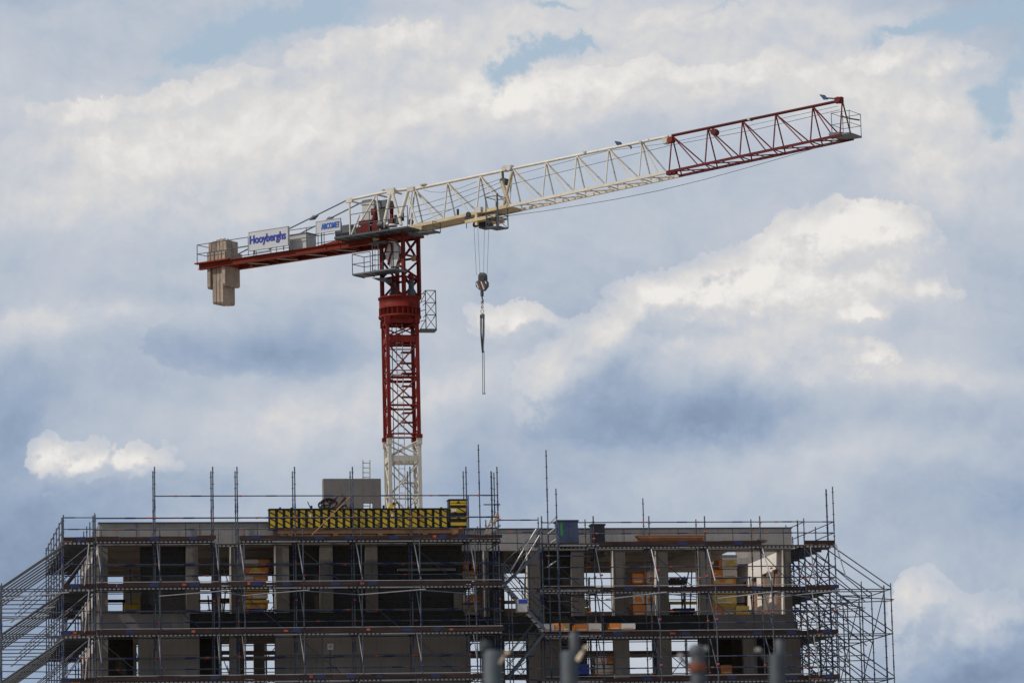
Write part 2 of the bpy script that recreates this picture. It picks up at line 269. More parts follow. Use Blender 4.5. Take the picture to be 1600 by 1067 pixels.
# ------------------------------------------------------------------ mesh helpers
class MB:
    def __init__(s, *mats): s.v = []; s.f = []; s.mi = []; s.m = list(mats); s.sm = []
    def mid(s, m):
        if m is None: return 0
        if isinstance(m, int): return m
        if m not in s.m: s.m.append(m)
        return s.m.index(m)
    def add(s, vs, fs, m=None, smooth=False):
        b = len(s.v); s.v += [Vector(p) for p in vs]; k = s.mid(m)
        for f in fs: s.f.append([b+i for i in f]); s.mi.append(k); s.sm.append(smooth)
    def hexa(s, P, m=None):     # 8 corners: bottom 0-3 counter-clockwise, top 4-7
        s.add(P, [(3, 2, 1, 0), (4, 5, 6, 7), (0, 1, 5, 4), (1, 2, 6, 5), (2, 3, 7, 6), (3, 0, 4, 7)], m)
    def box(s, x0, x1, y0, y1, z0, z1, m=None):
        if x1 < x0: x0, x1 = x1, x0
        if y1 < y0: y0, y1 = y1, y0
        if z1 < z0: z0, z1 = z1, z0
        s.hexa([(x0, y0, z0), (x1, y0, z0), (x1, y1, z0), (x0, y1, z0), (x0, y0, z1), (x1, y0, z1), (x1, y1, z1), (x0, y1, z1)], m)
    def obox(s, o, a, b, c, m=None):     # corner o and three edge vectors
        o, a, b, c = map(Vector, (o, a, b, c))
        if a.cross(b).dot(c) < 0: a, b = b, a
        s.hexa([o, o+a, o+a+b, o+b, o+c, o+a+c, o+a+b+c, o+b+c], m)
    def beam(s, p, q, w, h, m=None, up=(0, 0, 1)):
        p, q = Vector(p), Vector(q); d = (q-p); u = Vector(up)
        side = d.cross(u)
        if side.length < 1e-6: side = d.cross(Vector((1, 0, 0)))
        side.normalize(); upv = side.cross(d).normalized()
        s.obox(p-side*w/2-upv*h/2, d, side*w, upv*h, m)
    def tube(s, p, q, r, m=None, n=6, r2=None, cap=True):
        p, q = Vector(p), Vector(q); d = (q-p)
        if d.length < 1e-6: return
        a = d.orthogonal().normalized(); b = d.normalized().cross(a); r2 = r if r2 is None else r2
        vs = [p+(a*math.cos(6.28318*i/n)+b*math.sin(6.28318*i/n))*r for i in range(n)]+[q+(a*math.cos(6.28318*i/n)+b*math.sin(6.28318*i/n))*r2 for i in range(n)]
        fs = [(i, (i+1) % n, n+(i+1) % n, n+i) for i in range(n)]
        s.add(vs, fs, m, True)
        if cap: s.add(vs, [tuple(reversed(range(n))), tuple(range(n, 2*n))], m)
    def path(s, pts, r, m=None, n=6):
        for a, b in zip(pts, pts[1:]): s.tube(a, b, r, m, n)
    def lathe(s, c, prof, m=None, n=24, ax=(0, 0, 1)):
        c = Vector(c); ax = Vector(ax).normalized(); a = ax.orthogonal().normalized(); b = ax.cross(a)
        vs = []
        for r, h in prof:
            for i in range(n):
                t_ = 6.2831853*i/n; vs.append(c+ax*h+(a*math.cos(t_)+b*math.sin(t_))*r)
        fs = [(k*n+i, k*n+(i+1) % n, (k+1)*n+(i+1) % n, (k+1)*n+i) for k in range(len(prof)-1) for i in range(n)]
        s.add(vs, fs, m, True)
        s.add(vs[:n], [tuple(reversed(range(n)))], m); s.add(vs[-n:], [tuple(range(n))], m)
    def prism(s, pts, d, m=None):       # planar polygon pts extruded by vector d
        pts = [Vector(p) for p in pts]; d = Vector(d); n = len(pts)
        nrm = Vector((0, 0, 0))
        for i in range(n): nrm += pts[i].cross(pts[(i+1) % n])
        if nrm.dot(d) < 0: pts.reverse()
        s.add(pts+[p+d for p in pts], [tuple(reversed(range(n))), tuple(range(n, 2*n))]+[(i, (i+1) % n, n+(i+1) % n, n+i) for i in range(n)], m)
    def ring(s, c, R, r, m=None, ax=(0, 1, 0), n=14, stretch=1.0):
        c = Vector(c); ax = Vector(ax).normalized(); a = Vector((0, 0, 1)); b = ax.cross(a).normalized()
        pts = [c+a*math.cos(6.28318*i/n)*R*stretch+b*math.sin(6.28318*i/n)*R for i in range(n+1)]
        s.path(pts, r, m, 5)
    def build(s, name, parent=None):
        me = bpy.data.meshes.new(name); o_ = origin(parent)
        me.from_pydata([tuple(p-o_) for p in s.v], [], s.f)
        for k in s.m: me.materials.append(M[k])
        me.polygons.foreach_set('material_index', s.mi); me.polygons.foreach_set('use_smooth', s.sm); me.update()
        o = bpy.data.objects.new(name, me); COL.objects.link(o)
        if parent is not None: o.parent = parent
        return o
def origin(p):
    v_ = Vector((0, 0, 0))
    while p is not None: v_ = v_+p.location; p = p.parent
    return v_
def tag(o, label, cat, group=None):
    o['label'] = label; o['category'] = cat
    if group: o['group'] = group
    return o
def thing(name, loc, label, cat, group=None):
    o = bpy.data.objects.new(name, None); COL.objects.link(o); o.location = loc; o.empty_display_size = 0.3
    return tag(o, label, cat, group)
def solo(mb, name, loc, label, cat, group=None):      # a thing that is one mesh, its origin at its base
    loc = Vector(loc); mb.v = [p-loc for p in mb.v]
    o = mb.build(name); o.location = loc
    return tag(o, label, cat, group)

# ------------------------------------------------------------------ ground
g = MB('soil'); g.add([(-3000, -600, 0), (3000, -600, 0), (3000, 6000, 0), (-3000, 6000, 0)], [(0, 1, 2, 3)])
g = g.build('ground'); g['kind'] = 'structure'
# ================================================================== THE BUILDING
BD = 12.0                                  # rear face
YR = 2.5                                   # front of the set-back right block
zL = lambda y, Y=0: za(450, y, Y)          # heights read along the left block
zR = lambda y: za(1000, y, YR)
XL0 = xa(155, 830, 0); XL1 = xa(724, 830, 0)
XR0 = XL1; XR1 = xa(1237, 840, YR)
XR1b = xa(1251, 1030, YR)
Z_PAR = zL(816.5); Z_CEIL = zL(850); Z_FL = zL(957); Z_SB = zL(985)
Z_CEIL2 = zL(972); Z_PARR = zR(826)
ZR_CEIL = zR(857); ZR_FL = zR(961); ZR_SB = zR(986)
bld = thing('concrete_building', ((XL0+XR1)/2, 6, 0), 'unfinished grey concrete building wrapped in scaffolding below the crane', 'building')
def part(name, x0, x1, y0, y1, z0, z1, m='concrete', parent=bld, label=None):
    b = MB(m); b.box(x0, x1, y0, y1, z0, z1); o = b.build(name, parent)
    if label: o['label'] = label
    return o
def wall(name, axis, a0, a1, z0, z1, c0, c1, holes, m='concrete', parent=bld):
    """wall sheet along X (axis 0) or Y (axis 1) with rectangular openings cut through it"""
    A = sorted(set([a0, a1]+[min(max(h[i], a0), a1) for h in holes for i in (0, 1)])); Z = sorted(set([z0, z1]+[min(max(h[i], z0), z1) for h in holes for i in (2, 3)]))
    na, nz = len(A)-1, len(Z)-1
    def solid(i, j):
        if not (0 <= i < na and 0 <= j < nz): return False
        x, z = (A[i]+A[i+1])/2, (Z[j]+Z[j+1])/2
        return not any(h[0] < x < h[1] and h[2] < z < h[3] for h in holes)
    b = MB(m)
    P = (lambda a, c, z: (a, c, z)) if axis == 0 else (lambda a, c, z: (c, a, z))
    def quad(p): b.add(p, [(0, 1, 2, 3)])
    for i in range(na):
        for j in range(nz):
            if not solid(i, j): continue
            a, a_, z, z_ = A[i], A[i+1], Z[j], Z[j+1]
            quad([P(a, c0, z), P(a_, c0, z), P(a_, c0, z_), P(a, c0, z_)]); quad([P(a_, c1, z), P(a, c1, z), P(a, c1, z_), P(a_, c1, z_)])
            if not solid(i-1, j): quad([P(a, c1, z), P(a, c0, z), P(a, c0, z_), P(a, c1, z_)])
            if not solid(i+1, j): quad([P(a_, c0, z), P(a_, c1, z), P(a_, c1, z_), P(a_, c0, z_)])
            if not solid(i, j-1): quad([P(a, c1, z), P(a_, c1, z), P(a_, c0, z), P(a, c0, z)])
            if not solid(i, j+1): quad([P(a, c0, z_), P(a_, c0, z_), P(a_, c1, z_), P(a, c1, z_)])
    return b.build(name, parent)
T_ = 0.28
# --- slabs
part('roof_slab', XL0+T_, XL1, T_, BD-T_, Z_CEIL, Z_CEIL+0.28, 'inner')
XV = XR1-2.6  # slab stops short here, an added opening letting sun onto the end wall
part('roof_slab', XL1, XV, YR+T_, BD-T_, ZR_CEIL, ZR_CEIL+0.28, 'inner'); part('roof_slab', XV, XR1-T_, YR+T_, 4.2, ZR_CEIL, ZR_CEIL+0.28, 'inner'); part('roof_slab', XV, XR1-T_, 9.6, BD-T_, ZR_CEIL, ZR_CEIL+0.28, 'inner')
part('floor_slab', XL0+T_, XL1, T_, BD-T_, Z_CEIL2, Z_FL-0.15, 'inner')
part('floor_slab', XL1, XR1-T_, YR+T_, BD-T_, Z_CEIL2, ZR_FL-0.15, 'inner')
zb = Z_CEIL2-3.35
part('floor_slab', XL0+T_, XL1, T_, BD-T_, zb-0.3, zb, 'inner'); part('floor_slab', XL1, XR1-T_, YR+T_, BD-T_, zb-0.3, zb, 'inner')
# --- parapets
part('parapet', XL0, XL1, 0, T_, Z_CEIL-0.05, Z_PAR, 'parapet')
part('parapet', XL0, XL0+T_, T_, BD, Z_CEIL-0.02, Z_PAR-0.003, 'concrete')
part('parapet', XL1, XR1, YR, YR+T_, ZR_CEIL-0.05, Z_PARR, 'parapet')
part('parapet', XR1-T_, XR1, YR+T_, BD, ZR_CEIL-0.02, Z_PARR-0.003, 'precast')
part('parapet', XL0+T_, XR1-T_, BD-T_, BD, Z_CEIL-0.02, Z_PARR-0.25, 'concrete')
part('parapet', XL1-T_, XL1-0.003, T_, BD-T_, ZR_CEIL+0.30, Z_PAR-0.004, 'concrete')
part('coping', XL0-0.04, XL1+0.04, -0.04, T_+0.04, Z_PAR, Z_PAR+0.05, 'joint')
part('coping', XL1+0.04, XR1+0.04, YR-0.04, YR+T_+0.04, Z_PARR, Z_PARR+0.05, 'joint')
def cutx(px, y=900): return xa(px, y, 0)
def cutr(px, y=900): return xa(px, y, YR)
# --- joints of the parapet panels
for k, px in enumerate((213, 331, 372, 402, 312, 290)): part('panel_joint', cutx(px, 830)-0.012, cutx(px, 830)+0.012, -0.004, 0.02, Z_CEIL, Z_PAR-0.02, 'joint')
for px in (808, 975, 1060, 1145, 1224): part('panel_joint', cutr(px, 840)-0.012, cutr(px, 840)+0.012, YR-0.004, YR+0.02, ZR_CEIL, Z_PARR-0.02, 'joint')
# --- upper storey, left block: columns between openings, dark block infill set back in some bays
for a, b_ in ((155, 168.5), (291, 310), (362, 381), (432, 452), (500, 520.5), (571, 590.5)):
    part('column', cutx(a), cutx(b_), 0.02, 0.42, Z_FL, Z_CEIL-0.05, 'concrete')
for a, b_ in ((220, 291), (452, 500), (520.5, 571), (590.5, 724)):
    part('block_infill', cutx(a), cutx(b_), 0.24, 0.40, Z_FL, Z_CEIL-0.05, 'block')
part('spandrel', XL0, cutx(296), -0.02, T_, Z_SB, Z_FL, 'precast'); part('spandrel', cutx(296), XL1, 0.10, T_+0.1, Z_SB, Z_FL, 'block')
b = MB('precast'); b.box(cutx(622), cutx(712), -0.06, 0.2, zL(893), zL(889)); b.box(cutx(709), cutx(722), 0.12, 0.22, zL(955), zL(928)); b.build('lintel', bld)
# --- lower storey, left block
LW = [(154, 169), (216.5, 312), (359, 371), (431, 504.4), (505, 564), (564.6, 658.5), (659, 724)]
for i, (a, b_) in enumerate(LW):
    part('wall_panel', cutx(a, 1030), cutx(b_, 1030), 0.0, T_, zb, Z_SB, 'precast')
part('beam', cutx(169, 1030), cutx(216.5, 1030), 0.03, T_, zL(991), Z_SB, 'block'); part('beam', cutx(312, 1030), cutx(359, 1030), 0.03, T_, zL(991), Z_SB, 'block'); part('beam', cutx(371, 1030), cutx(431, 1030), 0.03, T_, zL(991), Z_SB, 'block')
part('panel_joint', cutx(246, 1023), cutx(312, 1023), -0.004, 0.01, zL(1021.6), zL(1021), 'joint'); part('panel_joint', cutx(431, 1023), cutx(724, 1023), -0.004, 0.01, zL(1023.6), zL(1023), 'joint')
# --- upper storey, right block
for a, b_ in ((757, 764), (825, 845), (893, 913), (959, 978), (1026, 1044.5), (1092, 1111.5), (1225, 1237)):
    part('column', cutr(a), cutr(b_), YR+0.02, YR+0.42, ZR_FL, ZR_CEIL-0.05, 'concrete')
for a, b_ in ((764, 789), (845, 893)):
    part('block_infill', cutr(a), cutr(b_), YR+0.22, YR+0.38, ZR_FL, ZR_CEIL-0.05, 'block')
part('spandrel', XL1, cutr(1112), YR+0.05, YR+0.3, ZR_SB, ZR_FL, 'block'); part('spandrel', cutr(1112), XR1, YR-0.03, YR+0.3, ZR_SB, ZR_FL, 'precast')
# --- lower storey, right block
RW = [(724, 734, 'precast'), (754, 789, 'block'), (826, 876, 'precast'), (876.6, 918, 'block'), (960, 984, 'concrete'), (1027, 1050, 'concrete'), (1093, 1120, 'block'), (1162, 1183, 'concrete'), (1226, 1252, 'precast')]
for a, b_, m in RW: part('wall_panel', cutr(a, 1030), cutr(b_, 1030), YR, YR+T_, zb, ZR_SB, m)
for a, b_ in ((734, 754), (789, 826), (918, 960), (984, 1027), (1050, 1093), (1120, 1162), (1183, 1226)):
    part('beam', cutr(a, 1030), cutr(b_, 1030), YR+0.03, YR+T_, zR(993), ZR_SB, 'block')
part('block_infill', cutr(1120, 1030), cutr(1162, 1030), YR+2.2, YR+2.36, zb, Z_CEIL2-0.01, 'block'); part('block_infill', cutr(1183, 1030), cutr(1226, 1030), YR+1.2, YR+1.36, zb, Z_CEIL2-0.01, 'block')
part('block_infill', cutx(169, 1030), cutx(214.3, 1030), 2.2, 2.36, zb, Z_CEIL2-0.01, 'block'); part('block_infill', cutx(312, 1030), cutx(345, 1030), 1.2, 1.36, zb, Z_CEIL2-0.01, 'block')
for px in (361.5, 431.5): part('sunlit_jamb_strip', cutx(px)-0.05, cutx(px)-0.003, 0.0, 0.44, Z_FL, Z_CEIL-0.06, 'plaster_sunlit')  # pale strips paint the sun caught by the column reveals
for px in (757, 825, 959, 1026, 1092, 1225): part('sunlit_jamb_strip', cutr(px)-0.05, cutr(px)-0.003, YR, YR+0.44, ZR_FL, ZR_CEIL-0.06, 'plaster_sunlit')  # same painted sun strips on the right block's columns
# --- end walls
def yspan(n, y0, y1, frac=0.62):
    st = (y1-y0)/n; return [(y0+st*(k+0.5-frac/2), y0+st*(k+0.5+frac/2)) for k in range(n)]
hL = [(a, c, Z_FL+0.02, Z_CEIL-0.35) for a, c in yspan(5, 0.6, BD-0.4)]+[(a, c, zb, Z_CEIL2-0.3) for a, c in yspan(5, 0.6, BD-0.4, 0.5)]
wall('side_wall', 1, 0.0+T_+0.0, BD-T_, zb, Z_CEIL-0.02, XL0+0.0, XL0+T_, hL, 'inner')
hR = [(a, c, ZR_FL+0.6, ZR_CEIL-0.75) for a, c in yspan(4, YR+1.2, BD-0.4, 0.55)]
wall('side_wall', 1, YR+T_, BD-T_, ZR_FL-0.3, ZR_CEIL-0.02, XR1-T_, XR1, hR, 'plaster_sunlit')
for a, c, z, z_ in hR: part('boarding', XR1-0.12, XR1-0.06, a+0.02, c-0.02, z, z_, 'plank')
part('side_wall', XR1b-T_, XR1b, YR+T_, BD, zb, ZR_FL-0.32, 'precast')
wall('partition', 1, YR+T_+0.5, BD-T_, Z_FL-0.15, Z_CEIL-0.01, XL1-0.2, XL1-0.01, [(4.5, 6.5, Z_FL-0.1, Z_FL+2.1), (8, 10, Z_FL-0.1, Z_FL+2.1)], 'inner')
# --- rear wall: the openings the sky shows through
rear = []
def rh(x0, x1, y0, y1): 
    p, q = at(x0, (y0+y1)/2, BD-T_), at(x1, (y0+y1)/2, BD-T_)
    rear.append((p.x, q.x, za((x0+x1)/2, y1, BD-T_), za((x0+x1)/2, y0, BD-T_)))
for a, c in ((166, 193), (308, 332), (346, 364), (412, 434), (728, 742), (788, 830), (912, 962), (1044, 1094), (1158, 1169)): rh(a, c, 888, 955)
for a, c in ((346.5, 359.5), (382, 397), (414, 430), (732, 755), (788, 827), (916, 962), (980, 1029), (1047, 1094)): rh(a, c, 997, 1016); rh(a, c, 1022, 1053); rh(a, c, 1060, 1068)
for a, c in ((213.5, 217),): rh(a, c, 1000, 1056)
ex = [h for h in rear]
wall('rear_wall', 0, XL0, XR1, zb-0.0, Z_CEIL-0.02, BD-T_, BD, rear, 'inner')
# --- ceiling joists and a raking prop seen through the openings
for Y in (2.6, 5.2, 7.8, 10.2):
    part('ceiling_beam', XL0+T_, XL1-0.2, Y, Y+0.30, Z_CEIL-0.30, Z_CEIL-0.003, 'inner')
    if Y > 3: part('ceiling_beam', XL1, XV, Y, Y+0.30, ZR_CEIL-0.30, ZR_CEIL-0.003, 'inner')
for (a, ya, Ya_, c, yc, Yc_) in ((1046, 874, 5.0, 1084, 862, 3.3), (410, 872, 5, 431, 856, 3), (915, 880, 6, 948, 864, 3.6), (172, 862, 4, 222, 866, 6)):
    b = MB('lgrey'); b.beam(at(a, ya, Ya_), at(c, yc, Yc_), 0.16, 0.14); b.build('roof_strut', bld)
# --- storeys below the picture
zz = zb-0.3; k = 0
while zz > 0.2:
    z0 = max(0, zz-3.6)
    n = 9; st = (XR1-XL0)/n
    hs = [(XL0+st*(i+0.3), XL0+st*(i+0.75), z0+0.9, z0+2.8) for i in range(n)]
    wall('facade_wall', 0, XL0, XR1b, z0, zz, YR, YR+T_, hs, 'precast'); wall('rear_wall', 0, XL0, XR1b, z0, zz, BD-T_, BD, hs, 'precast')
    part('side_wall', XL0, XL0+T_, YR+T_, BD-T_, z0, zz, 'precast'); part('side_wall', XR1b-T_, XR1b, YR+T_, BD-T_, z0, zz, 'precast')
    part('floor_slab', XL0+T_, XR1b-T_, YR+T_, BD-T_, z0, z0+0.25, 'inner')
    wall('facade_wall', 0, XL0, XL1, z0, zz, 0, T_, [h for h in hs if h[1] < XL1-0.3], 'precast'); part('side_wall', XL0, XL0+T_, T_, YR, z0, zz, 'precast'); part('side_wall', XL1-T_, XL1, T_, YR, z0, zz, 'precast')
    zz = z0
# --- lift core standing above the roof, open at the back
cY = 5.0; cx0, cx1 = xa(505.5, 770, cY), xa(595.5, 770, cY); cz1 = za(550, 747.5, cY); cz0 = Z_CEIL+0.28
core = wall('lift_core', 0, cx0, cx1, cz0, cz1, cY, cY+0.25, [(xa(567, 790, cY), xa(583, 790, cY), za(575, 797, cY), za(575, 785.5, cY))], 'precast')
part('core_wall', cx0+0.004, cx0+0.25, cY+0.25, cY+0.5, cz0, cz1-0.003, 'precast'); part('core_wall', cx1-0.25, cx1-0.004, cY+0.25, cY+0.5, cz0, cz1-0.003, 'precast')
# small white box fixed to the lower wall
b = MB('white', 'dgrey'); p = at(511, 1015, 0); q = at(520.5, 1005, 0); b.box(p.x, q.x, -0.12, -0.001, p.z, q.z)
b.box((p.x+q.x)/2-0.03, (p.x+q.x)/2+0.03, -0.13, -0.121, (p.z+q.z)/2-0.03, (p.z+q.z)/2+0.03, 'dgrey'); b.tube(((p.x+q.x)/2, -0.03, p.z), ((p.x+q.x)/2, -0.03, zL(1050)), 0.012, 'dgrey')
tag(b.build('junction_box'), 'small white square box with a cable on the grey lower wall', 'junction box')

# ================================================================== SCAFFOLDING
R_T = 0.030
class Scaf:
    def __init__(s, label, loc, name='scaffold'):
        s.root = thing(name, loc, label, 'scaffold'); s.parts = {}; s.over = {}
    def part(s, name, mb):
        k = s.parts.get(name, 0); s.parts[name] = k+1
        if k < 99: return mb.build(name, s.root)
        o = s.over.setdefault(name, MB())
        for f, mi, sm in zip(mb.f, mb.mi, mb.sm): o.add([mb.v[i] for i in f], [tuple(range(len(f)))], mb.m[mi], sm)
    def done(s):
        for n_, mb in s.over.items(): o = mb.build(n_, s.root); o['kind'] = 'stuff'
    def post(s, x, y, z0, z1, r=R_T, m='galv', blue=None):
        b = MB(m); b.tube((x, y, z0), (x, y, z1), r)
        z = z1-0.25
        while z > max(z0, z1-16):
            b.tube((x, y, z-0.012), (x, y, z+0.012), r+0.026); z -= 0.5
        z = z1-random.uniform(1.6, 2.0)
        while z > max(z0, 8):
            b.tube((x, y, z-0.25), (x, y, z+0.2), r+0.004, 'blue'); z -= 2.0
        return s.part('standard', b)
    def rail(s, p, q, r=R_T*0.85, m='galv', name='ledger', blue=True):
        p, q = Vector(p), Vector(q); d = q-p; b = MB(m); b.tube(p, q, r)
        if blue and d.length > 1.2:
            t_ = random.choice((0.5, 0.5, 0.62)); b.tube(p+d*t_, p+d*(t_+0.45/d.length), r+0.005, 'blue')
            t_ = random.choice((0.12, 0.86, 0.34, 0.03))
            if random.random() < 0.45: b.tube(p+d*t_, p+d*(t_+0.12/d.length), r+0.010, 'orange')
        return s.part(name, b)
    def brace(s, p, q, r=0.026, m='bright'): return s.rail(p, q, r, m, 'brace', False)
    def deck(s, x0, x1, y0, y1, z, m='deckwood', perf=True):
        b = MB(m)
        n = max(1, round((y1-y0)/0.32)); w = (y1-y0)/n
        for i in range(n): b.box(x0, x1, y0+i*w+0.012, y0+(i+1)*w-0.012, z-0.06, z)
        if perf: b.box(x0, x1, y0-0.02, y0+0.010, z-0.13, z-0.072, 'perf')
        for xx in (x0+0.02, x1-0.08): b.box(xx, xx+0.06, y0+0.02, y1, z-0.13, z-0.062, 'galv')
        return s.part('deck', b)
    def deckY(s, x0, x1, y0, y1, z):
        b = MB('deckwood'); n = max(1, round((x1-x0)/0.32)); w = (x1-x0)/n
        for i in range(n): b.box(x0+i*w+0.012, x0+(i+1)*w-0.012, y0, y1, z-0.06, z, random.choice(('deckwood', 'deckwood', 'plank')))
        for yy in (y0+0.02, (y0+y1)/2, y1-0.08): b.box(x0, x1, yy, yy+0.06, z-0.15, z-0.062, 'galv')
        return s.part('deck', b)
    def toe(s, p, q, h=0.16, blue=True, m='toe'):
        p, q = Vector(p), Vector(q); d = q-p; b = MB(m); b.beam(p+Vector((0, 0, h/2)), q+Vector((0, 0, h/2)), 0.035, h)
        if blue and d.length > 1:
            t_ = random.choice((0.5, 0.8, 0.3))
            if random.random() < 0.6: b.beam(p+d*t_+Vector((0, 0, h/2)), p+d*(t_+0.4/d.length)+Vector((0, 0, h/2)), 0.042, h+0.01, 'blue')
            if random.random() < 0.25: b.beam(p+d*(t_-0.2)+Vector((0, 0, h/2)), p+d*(t_-0.1)+Vector((0, 0, h/2)), 0.041, h*0.6, 'orange')
        return s.part('toe_board', b)
    def coupler(s, x, y, z):
        b = MB('orange'); b.tube((x-0.05, y-0.03, z), (x+0.05, y-0.03, z+0.02), 0.04); return s.part('coupler', b)

# ---------- left block, front
YA1, YA2, YB = -0.35, -0.95, -1.55
ZT = za(450, 842, YB)                       # top deck
LV = [ZT-2*k for k in range(4)]
sf = Scaf('long tube scaffold across the front of the left block, with tall bare poles', ((XL0+XL1)/2, -1, 0))
PA = [148, 241.5, 332.5, 370.5, 460.5, 551, 641, 728.5, 777]
PAx = [xa(p, 760, YA2) for p in PA]; PAx[0] = xa(148.5, 820, YA2)
for i, x in enumerate(PAx):
    top = za(450, 803, YA2) if i == 0 else za(PA[i], 729, YA2)
    s_ = sf.post(x, YA2, 0, top, 0.030)
    if i: sf.post(x-0.02 if i < 8 else x-0.16, YA1, 0, top-0.12, 0.027)
PB = [xa(p, 850, YB) for p in (158, 249.5, 341.5, 381.5, 473.5, 564.5, 655.5, 742)]
for x in PB: sf.post(x, YB, 0, za(450, 826, YB)-random.uniform(0, 0.05), 0.026)
ends = [xa(98, 840, YA2)]+PAx
for k, z in enumerate(LV):
    for i, (a, c) in enumerate(zip(PAx, PAx[1:])):
        gap = (k == 0 and i == 2)
        sf.deck(a+0.02, c-0.02, YB if not gap else YA2, YA1, z if not gap else z-0.12)
        if not gap:
            e0, e1 = random.uniform(-.02, .02), random.uniform(-.02, .02); cut = random.uniform(.3, .7)
            sf.toe((a, YB-0.02, z+e0), (a+(c-a)*cut, YB-0.02, z+e1), h=random.uniform(.13, .18)); sf.toe((a+(c-a)*cut+.01, YB-0.025, z+e1), (c+.05, YB-0.025, z+e0), h=random.uniform(.11, .18))
        sf.rail((a, YA1, z-0.12), (c, YA1, z-0.12), 0.024, blue=False)
        if k: sf.rail((a, YA1, z+1.0+random.uniform(-.03, .03)), (c, YA1, z+1.0), 0.020)
        if k and (i+k) % 2: sf.rail((a+.1, YA1+.03, z+1.9), (c-.3, YA1+.03, z+0.1), 0.02, blue=False, name='diagonal')
        sf.rail((a, YA2, z-0.11), (a, YB, z-0.11), 0.024, blue=False, name='transom')
        for dz in (0.5, 1.0):
            sf.rail((a, YA2-0.03, z+dz), (c, YA2-0.03, z+dz))
        if k: sf.rail((a, YB, z+0.19), (c, YB, z+0.19), 0.018, 'bright', blue=False)
        if k == 0: sf.rail((a, YA1, z+1.06), (c, YA1, z+1.06))
        # plan brace below the second deck
        if k == 1 and i in (1, 2, 3, 4, 5, 6): 
            if i % 2: sf.brace((a+0.1, YB-0.05, z-0.42), (c+0.5, YB-0.02, z-0.20), 0.024)
            else: sf.brace((a+0.3, YB-0.02, z-0.24), (c+0.1, YB-0.04, z-0.42), 0.022, 'galv')
    if k < 4:
        for x, xb in zip(PAx[:-1], PB):
            if k == 0: sf.brace((x+0.06, YB+0.3, z-0.1), (xb+0.03, YB, z-1.75), 0.027)
            else: sf.brace((x+0.08, YB+0.1, z-0.1), (xb+0.02, YB, z-1.5), 0.024, 'galv' if k == 1 else 'bright')
        sf.coupler(PAx[1+k], YA2, z+0.2)
ztall = za(450, 774.5, YA2)
for a, c in zip(PAx[1:], PAx[2:]): sf.rail((a, YA2-0.03, ztall), (c, YA2-0.03, ztall))
for i, x in enumerate(PAx[1:]):
    for z in random.sample((LV[0]+0.99, LV[1]-0.6, LV[2]-1.0, LV[1]+1.0, LV[2]+0.5), 3): sf.coupler(x, YA2-0.03, z)
sf.done()

